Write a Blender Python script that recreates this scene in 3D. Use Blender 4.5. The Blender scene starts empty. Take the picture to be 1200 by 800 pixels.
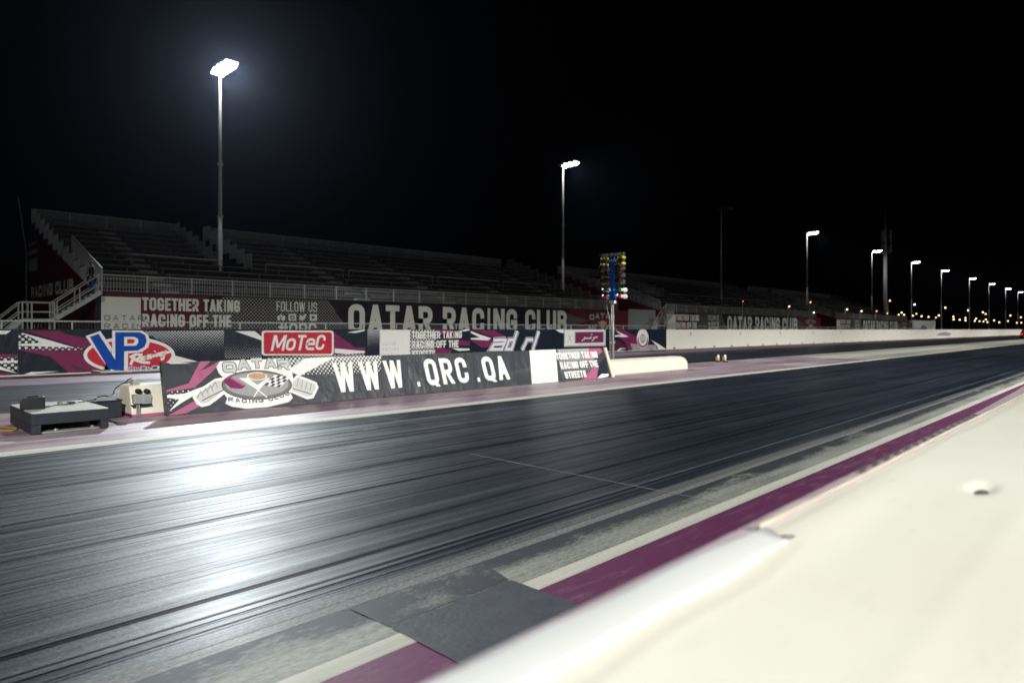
import bpy, math, random
from mathutils import Vector, Matrix
random.seed(7)
scene = bpy.context.scene
C = scene.collection

# ------------------------------------------------------------------ camera
F, CU, HV, HC = 775.0, 600.0, 386.0, 1.4          # focal length in photo pixels, centre column, horizon row, eye height
TH = math.atan2(750.0, F)
SN, CS = math.sin(TH), math.cos(TH)
FWD, RGT = Vector((-SN, CS, 0)), Vector((CS, SN, 0))
cam_d = bpy.data.cameras.new('camera')
cam = bpy.data.objects.new('camera', cam_d); C.objects.link(cam)
cam.location = (0, 0, HC)
cam.rotation_euler = (math.radians(90), 0, TH)
cam_d.sensor_width = 36.0
cam_d.lens = 36.0 * F / 1200.0
cam_d.shift_y = -14.0 / 1200.0
cam_d.clip_start = 0.05; cam_d.clip_end = 4000
cam_d.dof.use_dof = True
cam_d.dof.focus_distance = 6.0
cam_d.dof.aperture_fstop = 2.0
scene.camera = cam

# ------------------------------------------------------------------ night sky
world = bpy.data.worlds.new('World'); scene.world = world; world.use_nodes = True
wn = world.node_tree; wn.nodes.clear()
sky = wn.nodes.new('ShaderNodeTexSky'); sky.sky_type = 'NISHITA'; sky.sun_disc = False
sky.sun_elevation = math.radians(-6.0); sky.sun_rotation = math.radians(200)
bg = wn.nodes.new('ShaderNodeBackground'); bg.inputs['Strength'].default_value = 0.012
wo = wn.nodes.new('ShaderNodeOutputWorld')
wn.links.new(sky.outputs[0], bg.inputs['Color']); wn.links.new(bg.outputs[0], wo.inputs['Surface'])

# ------------------------------------------------------------------ floodlight strengths, exposure
FAR_POWER, NEAR_POWER = 46000.0, 104000.0
LENS_GLOW = 55.0
HAZE = 0.00005
scene.view_settings.view_transform = 'Standard'
scene.view_settings.look = 'None'
scene.view_settings.exposure = 0.0
scene.view_settings.gamma = 1.0
scene.view_settings.use_curve_mapping = False
scene.cycles.use_denoising = True
scene.cycles.max_bounces = 6
scene.cycles.diffuse_bounces = 3
scene.cycles.glossy_bounces = 3
scene.cycles.transparent_max_bounces = 8
scene.cycles.volume_bounces = 0
scene.cycles.sample_clamp_indirect = 4.0
scene.cycles.caustics_reflective = False
scene.cycles.caustics_refractive = False

# ------------------------------------------------------------------ materials
M = {}
def newmat(name):
    m = bpy.data.materials.new(name); m.use_nodes = True
    return m, m.node_tree, m.node_tree.nodes['Principled BSDF']
def node(t, typ, **kw):
    n = t.nodes.new(typ)
    for k, v in kw.items(): setattr(n, k, v)
    return n
def mathn(t, op, a, b=None, c=None):
    n = t.nodes.new('ShaderNodeMath'); n.operation = op
    for i, v in enumerate((a, b, c)):
        if v is None: continue
        if isinstance(v, (int, float)): n.inputs[i].default_value = v
        else: t.links.new(v, n.inputs[i])
    return n.outputs[0]
def mixc(t, f, a, b):
    n = t.nodes.new('ShaderNodeMix'); n.data_type = 'RGBA'
    if isinstance(f, (int, float)): n.inputs[0].default_value = f
    else: t.links.new(f, n.inputs[0])
    for i, v in ((6, a), (7, b)):
        if isinstance(v, tuple): n.inputs[i].default_value = (*v[:3], 1)
        else: t.links.new(v, n.inputs[i])
    return n.outputs[2]
def wpos(t, scale=(1, 1, 1), rot=(0, 0, 0)):
    g = t.nodes.new('ShaderNodeNewGeometry'); mp = t.nodes.new('ShaderNodeMapping')
    mp.inputs['Scale'].default_value = scale; mp.inputs['Rotation'].default_value = rot
    t.links.new(g.outputs['Position'], mp.inputs['Vector'])
    return mp.outputs[0]
def noise(t, vec, scale=1, detail=4, rough=.55):
    n = t.nodes.new('ShaderNodeTexNoise'); n.inputs['Scale'].default_value = scale
    n.inputs['Detail'].default_value = detail; n.inputs['Roughness'].default_value = rough
    t.links.new(vec, n.inputs['Vector']); return n.outputs['Fac']
def ramp(t, f, lo, hi, a=0.0, b=1.0):
    n = t.nodes.new('ShaderNodeMapRange'); n.inputs[1].default_value = lo; n.inputs[2].default_value = hi
    n.inputs[3].default_value = a; n.inputs[4].default_value = b
    t.links.new(f, n.inputs[0]); return n.outputs[0]
def bump(t, b, h, strength=.3, dist=.01):
    n = t.nodes.new('ShaderNodeBump'); n.inputs['Strength'].default_value = strength; n.inputs['Distance'].default_value = dist
    t.links.new(h, n.inputs['Height']); t.links.new(n.outputs[0], b.inputs['Normal'])
def mat(name, col, rough=.5, var=.18, scale=6, metal=0.0, bmp=0.0, spec=.5):
    m, t, b = newmat(name); v = wpos(t)
    f = noise(t, v, scale, 5)
    lo = tuple(c * (1 - var) for c in col); hi = tuple(min(1, c * (1 + var)) for c in col)
    t.links.new(mixc(t, f, lo, hi), b.inputs['Base Color'])
    t.links.new(ramp(t, noise(t, v, scale * 2.3, 3), .3, .7, max(.02, rough - .08), min(1, rough + .08)), b.inputs['Roughness'])
    b.inputs['Metallic'].default_value = metal; b.inputs['Specular IOR Level'].default_value = spec
    if bmp: bump(t, b, noise(t, v, scale * 6, 4), bmp, .01)
    if name.startswith('vinyl_'): crease(t, b)
    M[name] = m; return m
def crease(t, b):
    n = noise(t, wpos(t, (1, 1.1, .55), (.5, 0, 0)), 2.2, 4, .6); bump(t, b, n, .6, .07)
def emit(name, col, strength):
    m, t, b = newmat(name); b.inputs['Base Color'].default_value = (.05, .05, .05, 1)
    b.inputs['Emission Color'].default_value = (*col, 1); b.inputs['Emission Strength'].default_value = strength
    M[name] = m; return m
def halftone(name, bgc, dot, pitch, r0, r1, axis=2, a0=0.0, a1=1.0, rough=.45):
    """printed dots on a vertical vinyl sheet, radius growing along y (axis 1) or z (axis 2)"""
    m, t, b = newmat(name)
    g = t.nodes.new('ShaderNodeNewGeometry'); sp = t.nodes.new('ShaderNodeSeparateXYZ'); t.links.new(g.outputs['Position'], sp.inputs[0])
    y, z = sp.outputs[1], sp.outputs[2]
    p = mathn(t, 'DIVIDE', mathn(t, 'ADD', y, z), pitch * 1.414); q = mathn(t, 'DIVIDE', mathn(t, 'SUBTRACT', y, z), pitch * 1.414)
    fp = mathn(t, 'SUBTRACT', mathn(t, 'FRACT', p), .5); fq = mathn(t, 'SUBTRACT', mathn(t, 'FRACT', q), .5)
    d = mathn(t, 'SQRT', mathn(t, 'ADD', mathn(t, 'MULTIPLY', fp, fp), mathn(t, 'MULTIPLY', fq, fq)))
    rad = ramp(t, sp.outputs[axis], a0, a1, r0, r1)
    k = ramp(t, mathn(t, 'SUBTRACT', rad, d), -.03, .03)
    t.links.new(mixc(t, k, bgc, dot), b.inputs['Base Color']); b.inputs['Roughness'].default_value = rough; b.inputs['Specular IOR Level'].default_value = .3; crease(t, b)
    M[name] = m; return m

INK = (.008, .014, .027); MAG = (.20, .022, .095); WHITE = (.86, .87, .84)
mat('vinyl_ink', INK, .5, .25, 3, bmp=.15, spec=.3)
mat('vinyl_charcoal', (.034, .040, .050), .45, .25, 4, bmp=.3, spec=.4)
mat('vinyl_magenta', MAG, .5, .15, 3, spec=.25)
mat('vinyl_plum', (.085, .012, .04), .5, .2, 3)
mat('vinyl_white', WHITE, .5, .05, 3)
mat('vinyl_pink_lit', (.40, .10, .20), .45, .12, 3)  # magenta paled to pink, the centre banner's bright light put into the colour
mat('vinyl_red', (.58, .028, .055), .5, .08, 3, spec=.25)
mat('vinyl_blue', (.001, .065, .40), .5, .1, 3, spec=.25)
mat('vinyl_grey', (.33, .34, .34), .45, .12, 5)
mat('vinyl_midgrey', (.14, .145, .15), .45, .15, 5)
mat('vinyl_lightgrey', (.58, .59, .57), .45, .1, 5)
mat('vinyl_orange', (.75, .32, .04), .5, .1, 5)
mat('vinyl_stand', (.012, .009, .013), .6, .25, 2, spec=.2)
mat('vinyl_maroon', (.095, .010, .022), .6, .2, 2, spec=.2)
mat('vinyl_bone', (.64, .65, .61), .6, .08, 2)
halftone('dots_far_panel', INK, (.62, .66, .66), .072, .0, .46, 2, .45, 1.45)
halftone('dots_far_panel_low', INK, (.62, .66, .66), .072, .40, .05, 2, .0, .9)
halftone('dots_white', INK, (.75, .76, .73), .12, .34, .34)
halftone('dots_centre', (.035, .04, .047), (.75, .76, .73), .060, .46, .0, 2, .85, .18)
halftone('dots_centre_up', (.035, .04, .047), (.75, .76, .73), .060, .10, .42, 2, .10, .85)
halftone('dots_stand', (.012, .009, .013), (.30, .30, .29), .15, .27, .27)
mat('concrete_paint', (.88, .86, .77), .62, .06, 1.2, bmp=.08)
mat('concrete_low', (.72, .68, .57), .62, .22, 2.2, bmp=.3)
mat('concrete_dark', (.10, .10, .095), .8, .25, 5, bmp=.4)
mat('steel_pale', (.29, .30, .30), .45, .15, 4, metal=.2)
mat('steel_grey', (.30, .31, .31), .5, .2, 4, metal=.3)
mat('steel_mast', (.50, .51, .51), .5, .15, 2, metal=.1)
mat('black_plastic', (.009, .010, .012), .5, .3, 12, spec=.3)
mat('black_rubber', (.02, .021, .024), .6, .3, 12)
mat('deck_dark', (.022, .019, .018), .75, .3, 1.2)
mat('bench_aluminium', (.095, .084, .077), .55, .35, 1.1)
mat('stair_concrete', (.17, .165, .165), .75, .2, 1.5)
mat('tree_blue', (.008, .17, .75), .3, .15, 8)
mat('lens_amber', (.38, .17, .015), .2, .1, 8)
mat('lens_yellow', (.85, .62, .03), .3, .1, 8)
mat('lens_red', (.55, .02, .03), .2, .1, 8)
mat('lens_green', (.01, .16, .09), .2, .1, 8)
mat('white_plastic', (.75, .75, .70), .4, .08, 8)
mat('hood_grey', (.06, .075, .10), .35, .2, 8)
mat('platform_body', (.020, .024, .033), .65, .3, 9, bmp=.3, spec=.3)
mat('platform_top', (.42, .43, .40), .65, .22, 6, bmp=.25)
mat('cable_yellow', (.34, .23, .05), .5, .1, 8)
mat('cable_black', (.02, .02, .022), .5, .1, 8)
mat('box_grey', (.33, .34, .31), .45, .1, 10)
mat('ply_edge', (.55, .36, .20), .7, .15, 8)
mat('marker_orange', (.75, .40, .08), .5, .1, 8)
mat('cloth_white', (.66, .67, .66), .75, .04, 9)
mat('vinyl_lilac', (.56, .46, .49), .5, .10, 7)
mat('hem_yellow', (.58, .53, .40), .6, .1, 9)
mat('skin', (.30, .17, .11), .6, .05, 8)
mat('jacket_dark', (.008, .010, .018), .8, .2, 8)
mat('denim', (.012, .025, .09), .8, .2, 12)
mat('hair', (.008, .007, .006), .6, .2, 12)
mat('car_red', (.22, .015, .015), .25, .05, 8)
mat('car_glass', (.01, .012, .015), .08, .05, 8)
emit('lamp_lens', (1.0, 0.98, 0.95), LENS_GLOW)
emit('lamp_amber', (1.0, 0.45, 0.10), 5.0)
emit('lamp_warm', (1.0, 0.66, 0.32), 6.0)
emit('lamp_teal', (0.45, 0.95, 0.95), 12.0)
emit('beacon_blue', (0.1, 0.35, 1.0), 8.0)
emit('tail_red', (1.0, 0.05, 0.03), 1.2)

# ------------------------------------------------------------------ builders
def tag(o, label=None, cat=None, group=None, kind=None):
    if label: o['label'] = label
    if cat: o['category'] = cat
    if group: o['group'] = group
    if kind: o['kind'] = kind
    return o
def thing(name, label, cat, loc=(0, 0, 0), group=None):
    o = bpy.data.objects.new(name, None); C.objects.link(o); o.location = loc
    o.empty_display_size = .2
    return tag(o, label, cat, group)
def base(o):
    v = Vector((0, 0, 0))
    while o is not None: v = v + o.location; o = o.parent
    return v
class MB:
    def __init__(s): s.v = []; s.f = []
    def face(s, pts):
        k = len(s.v); s.v += [tuple(p) for p in pts]; s.f.append(tuple(range(k, k + len(pts))))
    def box(s, x0, x1, y0, y1, z0, z1):
        k = len(s.v)
        s.v += [(x0, y0, z0), (x1, y0, z0), (x1, y1, z0), (x0, y1, z0), (x0, y0, z1), (x1, y0, z1), (x1, y1, z1), (x0, y1, z1)]
        s.f += [tuple(k + i for i in q) for q in ((3, 2, 1, 0), (4, 5, 6, 7), (0, 1, 5, 4), (1, 2, 6, 5), (2, 3, 7, 6), (3, 0, 4, 7))]
        return s
    def bar(s, p, q, w, h=None, up=(0, 0, 1)):
        p, q, up = Vector(p), Vector(q), Vector(up); h = h or w
        d = (q - p).normalized()
        if abs(d.dot(up)) > .98: up = Vector((0, 1, 0))
        a = d.cross(up).normalized() * (w / 2); b = a.cross(d).normalized() * (h / 2)
        k = len(s.v)
        for c in (p, q): s.v += [tuple(c - a - b), tuple(c + a - b), tuple(c + a + b), tuple(c - a + b)]
        s.f += [tuple(k + i for i in r) for r in ((3, 2, 1, 0), (4, 5, 6, 7), (0, 1, 5, 4), (1, 2, 6, 5), (2, 3, 7, 6), (3, 0, 4, 7))]
        return s
    def cone(s, p, q, r0, r1=None, n=12, caps=True):
        r1 = r0 if r1 is None else r1; p, q = Vector(p), Vector(q); d = (q - p).normalized()
        up = Vector((0, 0, 1)) if abs(d.z) < .95 else Vector((1, 0, 0))
        a = d.cross(up).normalized(); b = d.cross(a)
        k = len(s.v)
        for c, r in ((p, r0), (q, r1)):
            for i in range(n):
                t = 2 * math.pi * i / n; s.v.append(tuple(c + (a * math.cos(t) + b * math.sin(t)) * r))
        for i in range(n): j = (i + 1) % n; s.f.append((k + i, k + j, k + n + j, k + n + i))
        if caps: s.f.append(tuple(k + n - 1 - i for i in range(n))); s.f.append(tuple(k + n + i for i in range(n)))
        return s
    def tube(s, pts, r, n=6):
        pts = [Vector(p) for p in pts]
        rings = []
        for i, p in enumerate(pts):
            d = (pts[min(i + 1, len(pts) - 1)] - pts[max(i - 1, 0)]).normalized()
            up = Vector((0, 0, 1)) if abs(d.z) < .9 else Vector((1, 0, 0))
            a = d.cross(up).normalized(); b = d.cross(a); k = len(s.v)
            for j in range(n):
                t = 2 * math.pi * j / n; s.v.append(tuple(p + (a * math.cos(t) + b * math.sin(t)) * r))
            rings.append(k)
        for k0, k1 in zip(rings, rings[1:]):
            for j in range(n): q = (j + 1) % n; s.f.append((k0 + j, k0 + q, k1 + q, k1 + j))
        s.f.append(tuple(rings[0] + n - 1 - j for j in range(n))); s.f.append(tuple(rings[-1] + j for j in range(n)))
        return s
    def extrude_y(s, prof, y0, y1):
        """closed profile of (x, z) pairs swept along y"""
        k = len(s.v); n = len(prof)
        s.v += [(x, y0, z) for x, z in prof] + [(x, y1, z) for x, z in prof]
        for i in range(n): j = (i + 1) % n; s.f.append((k + i, k + j, k + n + j, k + n + i))
        s.f.append(tuple(k + n - 1 - i for i in range(n))); s.f.append(tuple(k + n + i for i in range(n)))
        return s
    def build(s, name, m, parent=None, smooth=False, bevel=0.0):
        me = bpy.data.meshes.new(name)
        o0 = base(parent) if parent is not None else Vector((0, 0, 0))
        me.from_pydata([(x - o0.x, y - o0.y, z - o0.z) for x, y, z in s.v], [], s.f)
        me.materials.append(M[m] if isinstance(m, str) else m)
        if smooth: me.polygons.foreach_set('use_smooth', [True] * len(me.polygons))
        me.update()
        o = bpy.data.objects.new(name, me); C.objects.link(o); o.parent = parent
        if bevel:
            b = o.modifiers.new('bevel', 'BEVEL'); b.width = bevel; b.segments = 2; b.limit_method = 'ANGLE'
        return o
def dup(o, parent=None, loc=None):
    c = o.copy(); C.objects.link(c); c.parent = parent
    if loc is not None: c.location = loc
    for ch in o.children: dup(ch, c)
    return c
def Yat(u, L):
    a = (u - CU) / F; return L * (CS + a * SN) / (SN - a * CS)
def Zat(u, v, L):
    Y = Yat(u, L); return HC + (HV - v) * (L * SN + Y * CS) / F
def sheet(name, m, x0, x1, y0, y1, z):
    mb = MB(); mb.face([(x0, y0, z), (x1, y0, z), (x1, y1, z), (x0, y1, z)])
    return tag(mb.build(name, m), kind='structure')

# ------------------------------------------------------------------ printed panels: flat art on a real vertical or leaning sheet
class Panel:
    def __init__(s, O, S, T, s0, s1, t0, t1):
        s.O, s.S, s.T = Vector(O), Vector(S).normalized(), Vector(T).normalized(); s.N = s.S.cross(s.T)
        s.r = (s0, s1, t0, t1); s.k = 0.0024
    def hit(s, u, v):
        d = FWD + RGT * ((u - CU) / F) + Vector((0, 0, (HV - v) / F)); o = Vector((0, 0, HC))
        q = o + d * ((s.O - o).dot(s.N) / d.dot(s.N)) - s.O
        return q.dot(s.S), q.dot(s.T)
    def w(s, a, b, lay): return s.O + s.S * a + s.T * b + s.N * (s.k * lay)
    def clamp(s, p):
        s0, s1, t0, t1 = s.r; return min(max(p[0], s0), s1), min(max(p[1], t0), t1)
    def poly(s, par, name, pts, lay, m):
        mb = MB(); pts = [s.clamp(p) for p in pts]
        out = []
        for p in pts:
            if not out or abs(p[0] - out[-1][0]) + abs(p[1] - out[-1][1]) > 1e-5: out.append(p)
        ar = sum(a[0] * b[1] - b[0] * a[1] for a, b in zip(out, out[1:] + out[:1]))
        if ar < 0: out.reverse()
        mb.face([s.w(a, b, lay) for a, b in out]); return mb.build(name, m, par)
    def px(s, par, name, pts, lay, m, crop=None):
        if crop: x0, y0, k = crop; pts = [(x0 + x / k, y0 + y / k) for x, y in pts]
        return s.poly(par, name, [s.hit(u, v) for u, v in pts], lay, m)
    def oval(s, par, name, cs, ct, rs, rt, lay, m, n=36):
        return s.poly(par, name, [(cs + rs * math.cos(2 * math.pi * i / n), ct + rt * math.sin(2 * math.pi * i / n)) for i in range(n)], lay, m)
    def strokes(s, par, name, lines, w, lay, m, closed=False):
        mb = MB()
        for i, ln in enumerate(lines): stroke(mb, s, ln, w, closed, lay + .12 * i)
        return mb.build(name, m, par)
    def text(s, par, name, txt, s0, t0, s1, t1, m, lay=3, weight=.30, gap=.16, slant=0.0, curve=None, grow=0.0, each=False):
        wd = [WID.get(c, 1.0) for c in txt]; tot = sum(wd) + gap * (len(txt) - 1); un = (s1 - s0) / tot
        h = t1 - t0; tk = weight * un; x = s0; mb = MB()
        for c, wv in zip(txt, wd):
            gw = wv * un
            off = curve((x + gw / 2 - s0) / (s1 - s0)) if curve else 0.0
            th = min(tk, gw * .46, h * .3)
            iw, ih = max(gw - th, 1e-4), h - th
            r = min(.42 * iw, .24 * ih)
            for k, g in enumerate(glyph(c, iw, ih, r)):
                if g[0] == 'P':
                    pts = [(px_ + th / 2, py_ + th / 2) for px_, py_ in g[1]]
                    pts = [(x + a + slant * b, t0 + off + b) for a, b in pts]
                    stroke(mb, s, pts, th + grow, g[2], lay + .1 * k, th)
                else:
                    _, x0_, y0_, x1_, y1_ = g
                    hw = th * .5 + grow / 2
                    fy = lambda q: q * h + (grow / 2 if q > .9 else -grow / 2 if q < .1 else 0)
                    P = lambda a, q, sg: (x + th / 2 + a * iw + sg * hw + slant * fy(q), t0 + off + fy(q))
                    q4 = [P(x0_, y0_, -1), P(x0_, y0_, 1), P(x1_, y1_, 1), P(x1_, y1_, -1)]
                    ar = sum(a[0] * b[1] - b[0] * a[1] for a, b in zip(q4, q4[1:] + q4[:1]))
                    if ar < 0: q4.reverse()
                    mb.face([s.w(a, b, lay + .1 * k) for a, b in q4])
            x += gw + gap * un
            if each:
                if mb.f: mb.build('letter', m, par)
                mb = MB()
        return None if each else mb.build(name, m, par)
def stroke(mb, pan, pts, w, closed, lay, ext=0.0):
    dd = [tuple(pts[0])]
    for q in pts[1:]:
        if abs(q[0] - dd[-1][0]) + abs(q[1] - dd[-1][1]) > 1e-6: dd.append(tuple(q))
    if closed and len(dd) > 2 and abs(dd[0][0] - dd[-1][0]) + abs(dd[0][1] - dd[-1][1]) < 1e-6: dd.pop()
    pts = dd; n = len(pts); L_, R_ = [], []
    if n < 2: return
    if ext and not closed:
        a, b = Vector(pts[0]), Vector(pts[1]); c, d = Vector(pts[-1]), Vector(pts[-2])
        pts = [tuple(a + (a - b).normalized() * ext / 2)] + list(pts[1:-1]) + [tuple(c + (c - d).normalized() * ext / 2)]
    for i in range(n):
        p = Vector(pts[i])
        a = Vector(pts[i - 1]) if (i > 0 or closed) else None
        b = Vector(pts[(i + 1) % n]) if (i < n - 1 or closed) else None
        d0 = (p - a).normalized() if a is not None and (p - a).length > 1e-9 else None
        d1 = (b - p).normalized() if b is not None and (b - p).length > 1e-9 else None
        if d0 is None and d1 is None: return
        if d0 is None: d0 = d1
        if d1 is None: d1 = d0
        n0 = Vector((-d0.y, d0.x)); n1 = Vector((-d1.y, d1.x)); mm = n0 + n1
        if mm.length < .1: mm = n0
        mm.normalize(); k = (w / 2) / max(.35, mm.dot(n0))
        L_.append(p + mm * k); R_.append(p - mm * k)
    for i in range(n if closed else n - 1):
        j = (i + 1) % n
        mb.face([pan.w(q[0], q[1], lay) for q in (R_[i], R_[j], L_[j], L_[i])])
WID = {'I': .48, 'M': 1.35, 'W': 1.45, '.': .42, ' ': .45, 'L': .82, 'E': .85, 'F': .82, 'T': .9, '-': .6, '#': 1.1, 'l': .45}
def arc(cx, cy, r, a0, a1, n=3):
    return [(cx + r * math.cos(math.radians(a0 + (a1 - a0) * i / n)), cy + r * math.sin(math.radians(a0 + (a1 - a0) * i / n))) for i in range(n + 1)]
def glyph(c, w, h, r):
    P = lambda p, cl=False: ('P', p, cl)
    D = lambda *a: ('D',) + a
    r2 = min(r, .22 * h)
    if c == 'O': return [P(arc(w - r, h - r, r, 0, 90) + arc(r, h - r, r, 90, 180) + arc(r, r, r, 180, 270) + arc(w - r, r, r, 270, 360), True)]
    if c == 'Q': return glyph('O', w, h, r) + [D(.55, .2, 1.0, -.06)]
    if c == 'C': return [P([(w, .74 * h)] + arc(w - r, h - r, r, 0, 90) + arc(r, h - r, r, 90, 180) + arc(r, r, r, 180, 270) + arc(w - r, r, r, 270, 360) + [(w, .26 * h)])]
    if c == 'G': return [P([(w, .76 * h)] + arc(w - r, h - r, r, 0, 90) + arc(r, h - r, r, 90, 180) + arc(r, r, r, 180, 270) + arc(w - r, r, r, 270, 360) + [(w, .44 * h), (.62 * w, .44 * h)])]
    if c == 'S': return [P([(w, .78 * h)] + arc(w - r2, h - r2, r2, 0, 90) + arc(r2, h - r2, r2, 90, 180) + arc(r2, .5 * h + r2, r2, 180, 270) + arc(w - r2, .5 * h - r2, r2, 90, 0) + arc(w - r2, r2, r2, 0, -90) + arc(r2, r2, r2, 270, 180) + [(0, .22 * h)])]
    if c == 'U': return [P([(0, h)] + arc(r, r, r, 180, 270) + arc(w - r, r, r, 270, 360) + [(w, h)])]
    if c == 'D': return [P([(0, 0)] + arc(w - r, r, r, 270, 360) + arc(w - r, h - r, r, 0, 90) + [(0, h)], True)]
    if c == 'P': return [P([(0, 0), (0, h)] + arc(w - r2, h - r2, r2, 90, 0) + arc(w - r2, .45 * h + r2, r2, 0, -90) + [(0, .45 * h)])]
    if c == 'R': return glyph('P', w, h, r) + [D(.45, .48, 1.0, 0)]
    if c == 'B': return [P([(0, 0), (0, h)] + arc(w - r2, h - r2, r2, 90, 0) + arc(w - r2, .52 * h + r2, r2, 0, -90) + [(0, .52 * h)]),
                         P([(0, .52 * h)] + arc(w - r2, .52 * h - r2, r2, 90, 0) + arc(w - r2, r2, r2, 0, -90) + [(0, 0)])]
    if c == 'E': return [P([(w, h), (0, h), (0, 0), (w, 0)]), P([(0, .5 * h), (.85 * w, .5 * h)])]
    if c == 'F': return [P([(w, h), (0, h), (0, 0)]), P([(0, .5 * h), (.85 * w, .5 * h)])]
    if c == 'H': return [D(0, 0, 0, 1), D(1, 0, 1, 1), P([(0, .5 * h), (w, .5 * h)])]
    if c == 'I': return [D(.5, 0, .5, 1)]
    if c == 'l': return [D(.5, 0, .5, 1)]
    if c == 'K': return [D(0, 0, 0, 1), D(.1, .4, 1, 1), D(.35, .55, 1, 0)]
    if c == 'L': return [P([(0, h), (0, 0), (w, 0)])]
    if c == 'M': return [D(0, 0, 0, 1), D(1, 0, 1, 1), D(.05, 1, .5, .2), D(.95, 1, .5, .2)]
    if c == 'N': return [D(0, 0, 0, 1), D(1, 0, 1, 1), D(0, 1, 1, 0)]
    if c == 'T': return [P([(0, h), (w, h)]), D(.5, 0, .5, 1)]
    if c == 'A': return [D(0, 0, .5, 1), D(1, 0, .5, 1), P([(.25 * w, .28 * h), (.75 * w, .28 * h)])]
    if c == 'V': return [D(0, 1, .5, 0), D(1, 1, .5, 0)]
    if c == 'W': return [D(0, 1, .24, 0), D(.5, 1, .24, 0), D(.5, 1, .76, 0), D(1, 1, .76, 0)]
    if c == '#': return [D(.2, 0, .35, 1), D(.7, 0, .85, 1), P([(0, .3 * h), (w, .3 * h)]), P([(0, .7 * h), (w, .7 * h)])]
    if c == '.': return [D(.5, 0, .5, .16)]
    if c == '-': return [P([(0, .5 * h), (w, .5 * h)])]
    if c == 'o': return glyph('O', w, .74 * h, min(r, .3 * h))
    if c == 'e': return [P([(.1 * w, .38 * h), (w, .38 * h)] + arc(w - r2, .74 * h - r2, r2, 0, 90) + arc(r2, .74 * h - r2, r2, 90, 180) + arc(r2, r2, r2, 180, 270) + [(w, 0)])]
    return []

# ================================================================== SETTING
mat('desert_ground', (.10, .09, .075), .95, .3, .25, bmp=.4)
sheet('ground', 'desert_ground', -700, 500, -200, 1100, -.012)
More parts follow.
